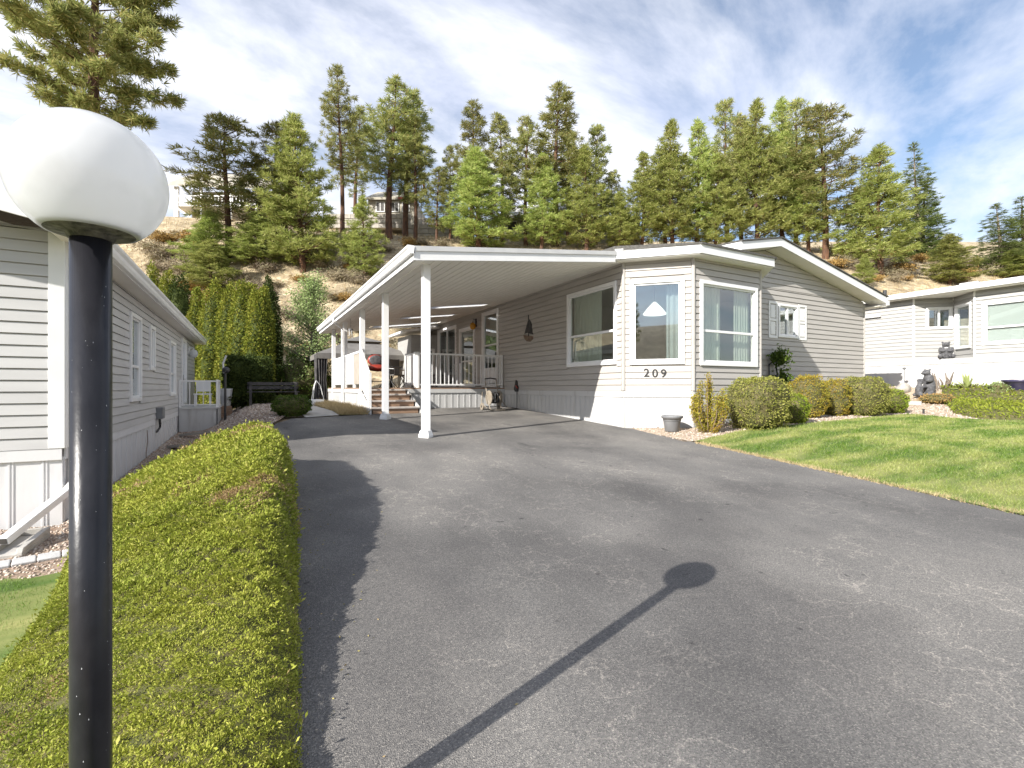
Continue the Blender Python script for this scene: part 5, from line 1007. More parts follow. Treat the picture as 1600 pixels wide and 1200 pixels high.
for i, (px, py) in enumerate(((1443, 647),)): q0 = gp(px, py)[0]; o = thing('irrigation_post', tuple(q0), 'short black irrigation stub at the edge of the lawn', 'irrigation stub'); MB().cyl(q0 - Vector((0, 0, .03)), q0 + Vector((0, 0, .12)), .025, n=8).build('stub', 'black_metal', o); MB().cyl(q0 + Vector((0, 0, .12)), q0 + Vector((0, 0, .14)), .035, n=8).build('cap', 'black_metal', o)
e0_, e1_ = at(1383, 606, 15.2), at(1440, 607, 14.6); e0_.z = G(e0_.x, e0_.y) + .03; e1_.z = G(e1_.x, e1_.y) + .03; tag(MB().hexa(bar(e0_, e1_, .12, .14)).build('bed_edging', 'concrete', None, org=tuple(e0_)), 'long grey edging beam in front of the pale home', 'edging')
bp2 = at(1594, 610, 14.0); bp2.z = G(bp2.x, bp2.y); bo = thing('glazed_pot', tuple(bp2), 'wide dark glazed pot by the white skirting of the pale home', 'pot'); MB().lathe(bp2, [(.22, 0), (.25, .03), (.33, .3), (.40, .33), (.40, .38), (.35, .38), (.28, .2), (0, .18)], 26).build('body', 'purple_glaze', bo, smooth=True)

# ------------------------------------------------------------------ juniper mound between drive and lawn patch
def hedge_edge(y): return .03 + .066 * y            # right edge follows the drive
def HZ(x, y):
    """top of the juniper mound"""
    g = G(.4, y); e = hedge_edge(y) - x
    Hh = .13 + .41 * sstep((y - 1.4) / 2.9)
    crest = g + Hh
    z = crest - .03 * max(0, e) - .33 * max(0, e - .22) ** 1.45 + .02 * mnoise.noise(Vector((x * 2.3, y * 2.3, 1))) + .012 * mnoise.noise(Vector((x * 7, y * 7, 4)))
    r = min(1, max(0, e / .11)); z -= Hh * .62 * (1 - math.sqrt(max(0, 1 - (1 - r) ** 2)))
    return z
hedge_poly = [(-.12, -1.6), (-.02, -.5), (.06, .6), (.17, 2), (.31, 4), (.38, 5.2), (.26, 6.0), (-.15, 6.45), (-.7, 6.4), (-1.1, 6.0), (-1.3, 5.4), (-1.16, 4.6), (-1.02, 3.8), (-.95, 3.2), (-1.02, 2.4), (-1.15, 1.0), (-1.2, -1.6)]
def edge_dist(x, y, poly):
    d = 9
    for (x0, y0), (x1, y1) in zip(poly, poly[1:] + poly[:1]):
        vx, vy = x1 - x0, y1 - y0; t = max(0, min(1, ((x - x0) * vx + (y - y0) * vy) / (vx * vx + vy * vy))); d = min(d, math.hypot(x - x0 - vx * t, y - y0 - vy * t))
    return d
def HT(x, y):
    d = edge_dist(x, y, hedge_poly); g = G(x, y); z = max(HZ(x, y), g + .07)
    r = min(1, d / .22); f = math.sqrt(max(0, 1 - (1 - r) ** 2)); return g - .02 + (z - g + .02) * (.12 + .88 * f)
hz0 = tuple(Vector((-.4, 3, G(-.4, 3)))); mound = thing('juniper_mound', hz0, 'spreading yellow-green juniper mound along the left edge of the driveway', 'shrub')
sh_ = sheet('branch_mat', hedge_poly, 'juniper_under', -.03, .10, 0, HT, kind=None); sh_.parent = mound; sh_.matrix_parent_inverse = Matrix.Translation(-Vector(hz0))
def juniper_leaves(parent, poly, zfun, n, m, rng, near, far, ref, kL=.0105, Lmin=.016):
    X, Y = scatter(poly, n, rng); X, Y, D = view_keep(X, Y, rng, near, far, ref)
    xs_ = [p[0] for p in poly]; ys_ = [p[1] for p in poly]; hg = HGrid(zfun, min(xs_) - .1, max(xs_) + .1, min(ys_) - .1, max(ys_) + .1, .03 if far < 10 else .1); Z = hg(X, Y); e = .03
    nx = (hg(X - e, Y) - hg(X + e, Y)) / (2 * e); ny = (hg(X, Y - e) - hg(X, Y + e)) / (2 * e)
    Nn = unit(np.stack([nx, ny, np.ones(len(X))], 1)); size = np.maximum(Lmin, kL * D)
    def fld(f, o): return np.sin(X * f + 2.1 * np.sin(Y * f * .7 + o)) + np.sin(Y * f * 1.1 + 1.7 * np.sin(X * f * .8 + o * 1.7))
    fx, fy = fld(9, .3), fld(8, 2.2); clump = .55 * fld(31, 1.1) + .6 * fld(57, .4) + .5 * fld(97, 2.4)          # sprays share a direction; gaps open between them
    dirn = unit(Nn * .45 + np.stack([fx, fy, 0 * fx], 1) * .26 + rng.normal(0, .55, (len(X), 3))); size = size * np.clip(1 + .22 * clump, .6, 1.6)
    P = np.stack([X, Y, Z], 1) + Nn * ((.0045 * clump + .006 * fld(13, 3.3) + .004 * fld(83, 1.3)) * np.clip(D / 2.5, .6, 2))[:, None] - Nn * (rng.uniform(.0, 1.6, len(X)) * size)[:, None]
    keep = rng.uniform(size=len(X)) < np.clip(.95 + .28 * clump, .25, 1); sh = rng.uniform(size=len(X)) < .006; P[sh] += Nn[sh] * .03; size[sh] *= 1.7
    dead = (fld(3.1, .9) + .8 * fld(7.7, 2.9) + .5 * fld(17, 1.9) + rng.normal(0, .5, len(X)) > 2.35) if far < 10 else np.zeros(len(X), bool)
    if far < 10:
        V, Fc = leaf_arrays(P[keep & dead], dirn[keep & dead], size[keep & dead], .30, rng); np_mesh('dead_foliage', V, Fc, 'juniper_dead', parent)
    k_ = keep & ~dead; V, Fc = leaf_arrays(P[k_], dirn[k_], size[k_], .40, rng); return np_mesh('foliage', V, Fc, m, parent)
juniper_leaves(mound, hedge_poly, HT, 1150000, 'juniper', RNG, .35, 9, 2.4, .0053, .0095)
# scattered clippings on the asphalt
X = RNG.uniform(.05, 1.1, 900); Y = RNG.uniform(0, 6, 900); k_ = (X - (.05 + .066 * Y) < RNG.exponential(.18, 900)) & (X > .03 + .066 * Y); X, Y = X[k_], Y[k_]; P = np.stack([X, Y, [G(x, y) + .004 for x, y in zip(X, Y)]], 1); dr = RNG.normal(0, 1, (len(X), 3)); dr[:, 2] *= .1; V, Fc = leaf_arrays(P, dr, .014, .4, RNG); tag(np_mesh('clippings', V, Fc, 'litter'), 'dry juniper clippings scattered on the driveway edge', 'leaf litter', None, 'stuff')

# ------------------------------------------------------------------ shrubs
def bush(name, base, rx, ry, h, m, label, n=5000, leaf=.03, pw=2.6, rough=.08, group=None, low=.0, cat='shrub', parts=True, seed=0, aspect=.55, taper=0.0, thick=.12, core='juniper_under', lift=0):
    rng = np.random.default_rng(seed + 11); base = Vector(base); o = thing(name, tuple(base), label, cat, group)
    def surf(d, k):
        # superellipsoid radius along d, flattened below
        a = np.abs(d) ** pw; r = 1 / (a.sum(1) ** (1 / pw)); c = d * r[:, None] * k[:, None]; t = 1 + taper * (c[:, 2]); return np.stack([c[:, 0] * rx * t, c[:, 1] * ry * t, h * (.5 + .5 * c[:, 2])], 1)
    d = unit(rng.normal(size=(n, 3))); ph = rng.uniform(0, 6.28, 6)
    bumpf = lambda d: 1 + rough * (np.sin(d[:, 0] * 5 + ph[0]) * np.sin(d[:, 2] * 6 + ph[1]) + .6 * np.sin(d[:, 1] * 11 + ph[2]) * np.sin(d[:, 0] * 9 + ph[3]) + .5 * np.sin(d[:, 2] * 17 + ph[4]))
    k = bumpf(d) * (1 - thick * rng.uniform(0, 1, n) ** 1.5); P = surf(d, k); P[:, 2] = np.maximum(P[:, 2], .02); P += np.array(base)
    dirn = unit(d * .6 + rng.normal(0, .6, (n, 3))); V, Fc = leaf_arrays(P, dirn, leaf, aspect, rng); np_mesh('foliage', V, Fc, m, o)
    # twiggy core
    s = bpy.data.meshes.new('c'); bm = bmesh.new(); bmesh.ops.create_icosphere(bm, subdivisions=3, radius=1); D = unit(np.array([v.co[:] for v in bm.verts])); Q = surf(D, bumpf(D) * (1 - thick * .8)) + np.array(base); Fi = [tuple(v.index for v in f.verts) for f in bm.faces]; bm.free(); bpy.data.meshes.remove(s)
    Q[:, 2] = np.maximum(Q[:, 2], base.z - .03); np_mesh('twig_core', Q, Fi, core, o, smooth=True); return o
def bush_px(name, x0, x1, yt, yb, m, label, depth=None, **kw):
    xm = (x0 + x1) / 2
    if depth is None: p, depth = gp(xm, yb); 
    rx = (x1 - x0) / 2 / F * depth; p = at(xm, yb, depth + rx * .75); p.z = G(p.x, p.y) - .03; h = (yb - yt) / F * (depth + rx * .4)
    return bush(name, p, rx, rx * .9, h, m, label, **kw)
bush_px('clipped_shrub', 1138, 1230, 586, 667, 'box_olive', 'large boxy clipped olive-green shrub below the front bay window', depth=9.0, n=9000, leaf=.034, pw=3.4, seed=1)
bush_px('clipped_shrub', 1222, 1262, 612, 659, 'box_bright', 'low bright green mound tucked between the boxy shrub and the autumn-tinted shrub', depth=10.0, n=3500, leaf=.032, seed=2)
bush_px('clipped_shrub', 1233, 1290, 584, 651, 'box_autumn', 'rounded clipped shrub with orange autumn patches', n=6000, leaf=.034, pw=2.8, seed=3, depth=11.2)
bush_px('clipped_shrub', 1285, 1326, 590, 648, 'box_autumn', 'narrow yellowing shrub pressed against the large rounded one', n=4500, leaf=.034, seed=4, rough=.14, depth=11.9)
bush_px('clipped_shrub', 1310, 1385, 586, 647, 'box_olive', 'large rounded clipped olive-green shrub by the corner of the gable wall', n=8000, leaf=.036, pw=3.0, seed=5, depth=12.0)
bush_px('clipped_shrub', 1372, 1416, 610, 649, 'box_bright', 'low bright green dome shrub at the far end of the clipped row', n=4000, leaf=.034, pw=2.3, seed=6, depth=13.0)
bush_px('dark_shrub', 1216, 1240, 588, 606, 'bush_dark', 'small dark shrub against the gable wall behind the clipped row', n=1500, leaf=.04, seed=7, depth=11.7)
bush_px('round_bush', 427, 485, 617, 651, 'bush_dark', 'small dark green round bush at the end of the gravel strip', n=6500, leaf=.03, pw=2.3, seed=8)
# upright barberry beside the pot
def upright_shrub(base, h, r, m, label, seed=0, n=26, name='upright_shrub', leaf=.035, per=95):
    rng = np.random.default_rng(seed); base = Vector(base); o = thing(name, tuple(base), label, 'shrub'); mb = MB(); Ps = []; Ds = []
    for i in range(n):
        a = rng.uniform(0, 6.28); rr = r * math.sqrt(rng.uniform(0, 1)); hh = h * (1 - .55 * (rr / r) ** 1.5) * rng.uniform(.72, 1.05); b0 = base + Vector((rr * .3 * math.cos(a), rr * .3 * math.sin(a), -.03)); t0 = base + Vector((rr * math.cos(a), rr * math.sin(a), hh)); mid = (b0 + t0) / 2 + Vector((rr * .25 * math.cos(a), rr * .25 * math.sin(a), 0)); mb.tube([b0, mid, t0], [.012, .008, .003], 5)
        t = rng.uniform(.08, 1, per)[:, None]; A, B, C = np.array(b0), np.array(mid), np.array(t0); P = A * (1 - t) ** 2 + 2 * B * t * (1 - t) + C * t ** 2; Ps.append(P + rng.normal(0, .022, P.shape)); Ds.append(rng.normal(0, .7, P.shape) + np.array([math.cos(a) * .3, math.sin(a) * .3, .5]))
    mb.build('stem', 'twig', o); V, Fc = leaf_arrays(np.concatenate(Ps), np.concatenate(Ds), leaf, .5, rng); np_mesh('foliage', V, Fc, m, o); return o
ub = at(1107, 672, 9.05); ub.z = G(ub.x, ub.y); upright_shrub(ub, 1.12, .36, 'box_autumn', 'upright yellow and orange shrub growing beside the grey pot', 3, 40, per=230)
# junipers before the pale home
jp = [P2(1490, 646), P2(1530, 655), P2(1600, 656), P2(1660, 655), (20.1, 4.6), (20.2, 6.2), (19.7, 7.2)]
jc = (sum(p[0] for p in jp) / len(jp), sum(p[1] for p in jp) / len(jp))
def JT(x, y):
    d = edge_dist(x, y, jp); f = math.sqrt(max(0, 1 - (1 - min(1, d / .5)) ** 2)); return G(x, y) + .02 + .17 * f + .03 * mnoise.noise(Vector((x * 2, y * 2, 0)))
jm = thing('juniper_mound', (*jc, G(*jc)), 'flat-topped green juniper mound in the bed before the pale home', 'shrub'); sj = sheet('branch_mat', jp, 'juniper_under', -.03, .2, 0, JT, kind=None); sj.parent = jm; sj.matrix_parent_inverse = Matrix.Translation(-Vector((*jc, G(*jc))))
juniper_leaves(jm, jp, JT, 45000, 'juniper_dark', RNG, 4, 25, 9, .0045, .03)
bush_px('heath_clump', 1443, 1484, 602, 618, 'brush_gold', 'low rusty heath clump at the foot of the hugging bear statue', n=1600, leaf=.04, seed=12, rough=.2, depth=14.4)
bush_px('flower_clump', 1547, 1575, 586, 607, 'leaf_pale', 'small grey-green flower clump beside the dark glazed pot', n=900, leaf=.045, seed=13, rough=.25, depth=14.0)
def yucca(px, py, depth, r, n, seed, label):
    p = at(px, py, depth); p.z = G(p.x, p.y); o = thing('yucca_plant', tuple(p), label, 'plant'); rd = random.Random(seed)
    for i in range(n):
        a = rd.uniform(0, 6.28); el = rd.uniform(.15, 1.35); L0 = r * rd.uniform(.8, 1.1); d = Vector((math.cos(a) * math.cos(el), math.sin(a) * math.cos(el), math.sin(el))); s = Vector((-math.sin(a), math.cos(a), 0)) * .034; m_ = p + d * L0 * .5; t_ = p + d * L0 - Vector((0, 0, .08 * math.cos(el)))
        MB().add([p - s * .6, p + s * .6, m_ + s, t_, m_ - s, p + Vector((0, 0, .012)), m_ + Vector((0, 0, .012))], [(0, 1, 2, 4), (4, 2, 3), (0, 4, 6, 5), (5, 6, 2, 1), (4, 3, 6), (6, 3, 2)]).build('leaf_blade', 'yucca_leaf', o)
yucca(1511, 606, 15.0, .62, 34, 1, 'spiky pale yucca by the white skirting beyond the flat juniper'); yucca(1399, 604, 16.0, .34, 18, 2, 'small spiky plant beside the rounded boulder')
# cedars, leafy tree
def cedar(px, w, yt, depth, m, label, seed, group=None, n=9000, name='columnar_cedar', pw=2.3, taper=-.16):
    p = at(px, 640, depth); p.z = G(p.x, p.y) - .05; r = w * 1.22 / 2 / F * depth; h = (CY - yt) / F * depth - p.z
    return bush(name, p, r, r, h, m, label, n=n, leaf=.10, pw=pw, rough=.07, group=group, cat='tree', seed=seed, taper=taper, thick=.25, aspect=.45, core='cedar_dark')
CG = 'columnar cedars in the row'
for i, (px, w, yt, dp, m) in enumerate([(240, 26, 413, 27, 'cedar'), (263, 24, 420, 26, 'cedar'), (281, 32, 428, 25, 'cedar_dark'), (309, 27, 452, 22.5, 'cedar'), (338, 40, 440, 21.5, 'cedar'), (362, 34, 445, 21, 'cedar'), (384, 40, 438, 20.4, 'cedar'), (406, 34, 448, 19.8, 'cedar'), (420, 30, 440, 22, 'cedar_dark')]):
    cedar(px, w, yt, dp, m, 'tall columnar cedar in the row behind the neighbouring home', 20 + i, CG)
cedar(389, 52, 558, 17.6, 'cedar_dark', 'dark flat-topped clipped cedar in front of the tall columnar row', 40, n=9000, name='clipped_cedar', pw=6, taper=-.05)
cedar(430, 18, 515, 24, 'cedar_dark', 'slim dark cedar standing beside the pale leafy tree', 41, n=3500, name='slim_cedar', taper=-.4)
bush_px('dark_shrub', 398, 436, 590, 634, 'bush_dark', 'dark shrub in the shade at the foot of the slim cedar', n=2500, leaf=.08, seed=42, depth=21, rough=.2)
bush_px('dark_shrub', 440, 512, 560, 628, 'bush_dark', 'wide dark shrub under the pale leafy tree', n=6000, leaf=.08, seed=43, depth=20.5, rough=.2)
def leafy_tree(base, h, prof_, m, label, seed, n=16000, leaf=.09):
    rng = np.random.default_rng(seed); base = Vector(base); o = thing('leafy_tree', tuple(base), label, 'tree'); mb = MB().tube([base - Vector((0, 0, .1)), base + Vector((.05, 0, h * .45)), base + Vector((0, 0, h * .85))], [.12, .08, .03], 8); Ps = []; Ds = []
    for i in range(150):
        t = rng.uniform(.10, .96); R = lerp_tab(t, prof_) * rng.uniform(.45, 1.05); a = rng.uniform(0, 6.28); s = base + Vector((0, 0, h * t * .85)); e_ = base + Vector((R * math.cos(a), R * math.sin(a), h * t + R * .25)); mb.tube([s, (s + e_) / 2 + Vector((0, 0, -.06)), e_], [.03, .02, .006], 4)
        k_ = n // 150; u_ = rng.uniform(.25, 1.05, k_)[:, None]; P = np.array(s) * (1 - u_) + np.array(e_) * u_ + rng.normal(0, .16, (k_, 3)); Ps.append(P); Ds.append(rng.normal(0, 1, (k_, 3)) + np.array([math.cos(a) * .5, math.sin(a) * .5, .2]))
    mb.build('trunk', 'bark_grey', o); V, Fc = leaf_arrays(np.concatenate(Ps), np.concatenate(Ds), leaf, .5, rng); np_mesh('crown', V, Fc, m, o); return o
lt = at(487, 632, 21.5); lt.z = G(lt.x, lt.y); leafy_tree(lt, 5.7, [(.0, .9), (.25, 1.5), (.5, 1.25), (.75, .85), (.92, .5), (1, .2)], 'leaf_pale', 'pale variegated leafy tree beside the gazebo', 5)

# ------------------------------------------------------------------ conifers on the hillside
def conifer(seed, H, cs, W, m, kind, label, nwh, tuft, per, group, name, bark='bark', tr=.20, thin=1.0):
    """prototype at the origin; H height, cs crown start, W crown half width"""
    rng = np.random.default_rng(seed); o = thing(name, (0, 0, 0), label, 'tree', group); mb = MB()
    lean = rng.normal(0, .012, 2); ax = lambda z: Vector((lean[0] * z + .10 * math.sin(z * .35 + seed), lean[1] * z + .10 * math.cos(z * .3 + seed), z))
    zs = [-.6, 0, H * .15, H * .35, H * .55, H * .75, H * .9, H]; mb.tube([ax(z) for z in zs], [tr * 1.35, tr * 1.15, tr, tr * .85, tr * .65, tr * .4, tr * .2, .02], 8)
    TP = []; TD = []
    for i in range(nwh):
        f = (i + rng.uniform(-.4, .4)) / nwh; f = min(.995, max(0, f)); z = H * (cs + (1 - cs) * f)
        if kind == 'pine': prof_ = (min(1, f * 2.6 + .40)) * (1 - f ** 2.2) ** .75
        elif kind == 'bushy': prof_ = (min(1, f * 4 + .6)) * (1 - f ** 1.5) ** .9
        else: prof_ = (1 - f) ** .9
        nb_ = rng.integers(3, 6) if kind == 'pine' else rng.integers(4, 7)
        if rng.uniform() > (.86 if kind == 'pine' else .95): continue
        a0 = rng.uniform(0, 6.28)
        for b in range(nb_):
            a = a0 + b * 6.283 / nb_ + rng.normal(0, .3); Lb = (W * prof_ * rng.uniform(.5, 1.15) + .12) * (1 + .38 * mnoise.noise(Vector((math.cos(a) * 1.3 + seed, math.sin(a) * 1.3, z * .42))))
            el = {'pine': -.05 + .75 * f, 'bushy': .15 + .75 * f, 'fir': -.25 + .7 * f}[kind] + rng.normal(0, .12); s = ax(z); d = Vector((math.cos(a) * math.cos(el), math.sin(a) * math.cos(el), math.sin(el))); e_ = s + d * Lb + Vector((0, 0, .12 * Lb if kind != 'fir' else -.08 * Lb))
            mb.tube([s, s + d * Lb * .55, e_], [max(.012, .02 + .02 * Lb * .5), .02, .008], 4)
            nt_ = max(2, int(.72 * per * (Lb / W) ** 1.2)); u_ = rng.uniform(0, 1, nt_) ** .7; u_ = (.38 if kind == 'pine' else .2) + u_ * (.66 if kind == 'pine' else .83); side = np.array([-d.y, d.x, 0]); sp_w = Lb * .28 * (1.08 - u_) + .12
            P = np.array(s)[None] + np.array(e_ - s)[None] * u_[:, None] + side[None] * (rng.normal(0, 1, nt_) * sp_w)[:, None] + np.stack([0 * u_, 0 * u_, rng.normal(.05, .13, nt_)], 1); TP.append(P); TD.append(np.tile(np.array(d), (nt_, 1)) + np.array([0, 0, .45 if kind != 'fir' else .0]))
    TP.append(np.array([ax(H * t) for t in (.955, .97, .985, 1.0)])); TD.append(np.tile([0, 0, 1.0], (4, 1)))
    P = np.concatenate(TP); D = unit(np.concatenate(TD)); q = 20 if kind != 'fir' else 14; n = len(P)
    Pq = np.repeat(P, q, 0); Dq = unit(np.repeat(D, q, 0) * (.55 if kind != 'fir' else .8) + rng.normal(0, .72, (n * q, 3)) * (np.array([1, 1, .75]) if kind != 'fir' else np.array([1, 1, .35]))); V, Fc = leaf_arrays(Pq, Dq, tuft * 1.12, .115, rng, tri=False)
    mb.build('trunk', bark, o); np_mesh('crown', V, Fc, m, o); return o
PG, BG, DG, SG = 'tall pines along the hill', 'dense young pines on the hillside', 'dark firs on the hillside', 'mid-height pines on the hillside'
protoT = [conifer(s, 16, .30, 1.75, 'needles_tall', 'pine', 'tall slender pine with a bare lower trunk on the hill', 32, .34, 14, PG, 'tall_pine') for s in (1, 2, 3)]
protoM = [conifer(s, 12, .20, 1.9, 'needles_tall', 'pine', 'open-crowned mid-height pine on the hillside', 28, .31, 16, SG, 'hill_pine', tr=.15) for s in (4, 5)]
protoB = [conifer(s, 11, .07, 2.1, 'needles_green', 'bushy', 'dense bushy yellow-green young pine on the hillside', 32, .27, 25, BG, 'bushy_pine', tr=.13) for s in (6, 7, 8)]
protoD = [conifer(s, 12, .05, 2.0, 'needles_blue', 'fir', 'dark layered fir on the right shoulder of the hill', 32, .26, 24, DG, 'dark_fir', 'bark_grey', .14) for s in (9,)]
PROTO = {'T': (protoT, 16, 1.75), 'M': (protoM, 12, 1.9), 'B': (protoB, 11, 2.1), 'D': (protoD, 12, 2.0)}
trees = [  # kind, top px, top y, base px, base y, crown width px
    ('M', 352, 180, 354, 402, 105), ('M', 424, 196, 428, 385, 80), ('B', 464, 185, 470, 425, 112), ('T', 527, 100, 535, 366, 52), ('T', 556, 152, 553, 350, 46), ('T', 606, 130, 608, 372, 78), ('T', 636, 142, 632, 368, 66), ('T', 657, 182, 648, 376, 46),
    ('B', 569, 306, 568, 436, 62), ('M', 684, 262, 683, 380, 40), ('M', 706, 228, 704, 372, 38), ('T', 741, 160, 738, 378, 54), ('B', 745, 236, 745, 392, 100), ('M', 778, 184, 785, 380, 62), ('M', 820, 184, 823, 382, 66), ('T', 870, 132, 868, 380, 72), ('M', 893, 198, 888, 380, 50), ('B', 916, 226, 915, 392, 76), ('M', 934, 194, 930, 380, 56), ('M', 958, 262, 957, 378, 34), ('B', 845, 240, 846, 392, 70),
    ('B', 1003, 238, 1003, 392, 72), ('M', 1040, 240, 1040, 390, 60), ('B', 1052, 192, 1050, 394, 82), ('B', 1093, 188, 1090, 394, 78), ('M', 1136, 155, 1135, 384, 66), ('M', 1160, 184, 1160, 388, 60), ('B', 1187, 160, 1185, 392, 88), ('B', 1224, 156, 1225, 388, 78), ('M', 1246, 157, 1243, 392, 66), ('M', 1290, 163, 1288, 404, 92), ('B', 1262, 230, 1262, 396, 70), ('B', 1120, 240, 1120, 396, 70), ('B', 965, 300, 966, 392, 46),
    ('B', 1376, 228, 1380, 430, 104), ('D', 1420, 212, 1432, 396, 70), ('D', 1452, 268, 1446, 394, 76), ('B', 1480, 366, 1482, 444, 62), ('D', 1556, 318, 1560, 428, 74), ('D', 1600, 306, 1602, 428, 80), ('B', 1585, 388, 1588, 436, 60), ('D', 1640, 290, 1640, 430, 90), ('B', 1350, 395, 1352, 445, 30), ('M', 1345, 300, 1345, 405, 50), ('B', 395, 330, 398, 418, 84), ('B', 318, 330, 320, 420, 76), ('M', 446, 250, 446, 400, 60), ('B', 330, 372, 333, 455, 78)]
TL = {0: 'open-crowned pine standing before the beige hilltop deck', 1: 'dark pine squeezed between the hilltop deck and a broad bushy pine', 2: 'broad bushy pine between the hilltop deck and the tallest slender pine', 3: 'tallest slender pine rising above the upper block retaining wall', 4: 'thin slender pine close beside the tallest slender pine', 5: 'stout tall pine whose trunk crosses the windows of the red-edged house',
      6: 'tall pine whose trunk stands between two others before the red-edged house', 7: 'slim leaning pine beside the red flag', 8: 'small young pine alone on the slope just above the carport eave', 12: 'dense bushy pine behind the carport roof below a slender tall pine', 15: 'tallest pine of the middle stand before the hidden hilltop house', 30: 'open pine with a reddish bare trunk behind the gable roof', 34: 'broad bushy pine on the grassy slope between the tan home and the pale home', 37: 'small rounded young pine on the bare grassy shoulder above the pale roof', 42: 'tiny pine sapling on the slope just above the gable eave'}
LAB0 = {p_.name: p_['label'] for q_ in PROTO.values() for p_ in q_[0]}
used = set(); rt = random.Random(9)
def place(kind, p, height, wscale, lab=None):
    lst, H0, W0 = PROTO[kind]; pr_ = rt.choice(lst); k = height / H0; sc = (wscale / W0, wscale / W0, k) if wscale else (k, k, k)
    if pr_.name not in used:
        used.add(pr_.name); o = pr_; o.location = p; o.scale = sc; o.rotation_euler = (0, 0, rt.uniform(0, 6.28))
    else: o = copy_thing(pr_, tuple(p), rt.uniform(0, 6.28), sc)
    if lab: o['label'] = lab
    else: o['label'] = LAB0[pr_.name]
    return o
for ti, (kd, tx, ty, bx_, by_, cw) in enumerate(trees):
    p, d = gp(bx_, by_); h = (by_ - ty) / F * d; place(kd, (p.x, p.y, p.z - .1), h, cw / 2 / F * d * (1.15 if kd == 'T' else 1.22), TL.get(ti))
# the big pine behind the neighbouring home
p = at(150, 400, 33); p.z = G(p.x, p.y); bigp = conifer(31, 31, .40, 5.6, 'needles_tall', 'pine', 'huge old pine towering behind the neighbouring home and the lamp globe', 40, .46, 95, None, 'old_pine', tr=.42); bigp.location = p
# remaining pines along the far ridge and behind the camera keep the place closed
for i in range(40):
    a = rt.uniform(math.pi * .62, math.pi * 1.38); r = rt.uniform(60, 95); x, y = c2w(r * math.sin(a), r * math.cos(a)); o = place('B' if i % 2 else 'T', (x, y, G(x, y) - .2), rt.uniform(9, 16), 0); o['label'] = 'pine on the slope across the street behind the viewer'; o['group'] = 'pines across the street'
# brush on the slope
bproto = bush('hillside_brush', (0, 0, 0), .9, .8, .9, 'brush', 'bare brown brush clump growing on the dry hillside', n=1500, leaf=.16, pw=2, rough=.3, group='brown brush clumps on the dry slope', seed=60, thick=.75, aspect=.16, core='brush')
gproto = bush('golden_brush', (0, 0, 0), .8, .8, .8, 'brush_gold', 'golden autumn brush clump growing on the dry hillside', n=1200, leaf=.16, pw=2, rough=.3, group='golden brush clumps on the dry slope', seed=61, thick=.6, aspect=.3, core='brush_gold')
first = {0: True, 1: True}
bl = [(235, 395), (262, 400), (290, 398), (300, 380), (320, 415), (250, 425), (285, 430), (545, 420), (520, 400), (560, 445), (600, 395), (640, 385), (530, 440), (505, 420), (520, 470), (470, 440), (430, 450), (410, 470), (445, 500), (540, 470), (660, 384), (690, 385), (1340, 425), (1400, 420), (1392, 432), (1365, 405), (1330, 395), (1370, 440), (1440, 400), (1310, 410), (1545, 415), (1575, 420), (1460, 410), (970, 388), (560, 400), (580, 385), (495, 385), (380, 440), (1500, 425), (1415, 438), (610, 540), (625, 555), (560, 520), (250, 380), (275, 372), (1325, 420)]
bl += [(rt.uniform(230, 700), rt.uniform(375, 560)) for _ in range(70)] + [(rt.uniform(1300, 1600), rt.uniform(395, 445)) for _ in range(30)]
for i, (px, py) in enumerate(bl):
    p, d = gp(px, py); g_i = 1 if i % 4 == 3 else 0; pr_ = gproto if g_i else bproto; s = rt.uniform(.6, 1.35)
    if first[g_i]: pr_.location = p; pr_.scale = (s * 1.2, s, s); first[g_i] = False
    else: copy_thing(pr_, tuple(p), rt.uniform(0, 6.28), (s * rt.uniform(.8, 1.7), s, s * rt.uniform(.6, 1.2)))
# dry grass tufts on the slope
X = RNG.uniform(-45, 75, 150000); Y = RNG.uniform(-5, 62, 150000); xc = CA * X - SA * Y; yc = SA * X + CA * Y; k_ = (yc > 24) & (yc < 56) & (np.abs(xc) < 1.2 * yc); X, Y = X[k_], Y[k_]
P = np.stack([X, Y, GF(X, Y) - .03], 1); V, Fc = leaf_arrays(P, RNG.normal(0, .35, P.shape) + np.array([0, 0, 1]), .30, .10, RNG, tri=True); tag(np_mesh('hill_grass', V, Fc, 'dry_grass'), 'dry straw-coloured grass covering the hillside', 'grass', None, 'stuff')

# ------------------------------------------------------------------ homes and walls on top of the hill
def yawframe(px, depth): x, y = c2w((px - CX) / F * depth, depth); return x, y
def hill_box(name, m, parent, px0, px1, y0, y1, depth, thick):
    """box facing the camera between photo pixels, at a given depth"""
    A = [at(px0, y1, depth), at(px1, y1, depth), at(px1, y0, depth), at(px0, y0, depth)]; bk = Vector((*c2w(0, thick), 0)); return MB().hexa([A[0], A[1], A[1] + bk, A[0] + bk, A[3], A[2], A[2] + bk, A[3] + bk]).build(name, m, parent)
D1 = 56
h1 = thing('hilltop_home', tuple(at(350, 345, D1)), 'beige hilltop home with a roofed white deck, half hidden by pines on the left', 'house')
hill_box('wall', 'house_beige', h1, 300, 452, 300, 352, D1 + 2.6, 6); rf = MB().hexa([at(262, 290, D1 - .5), at(470, 297, D1 - .5), at(470, 297, D1 + 9), at(262, 290, D1 + 9), at(266, 284, D1 - .5), at(470, 291, D1 - .5), at(350, 270, D1 + 5), at(300, 272, D1 + 5)]).build('roof', 'house_beige', h1)
hill_box('deck_floor', 'trim_white', h1, 270, 440, 318, 322, D1, 2.6)
for px in (273, 277, 314, 360, 400, 438): hill_box('post', 'trim_white', h1, px - 1.2, px + 1.2, 291, 342, D1 - .1, .25)
hill_box('top_rail', 'trim_white', h1, 270, 440, 305, 306.5, D1 - .15, .1)
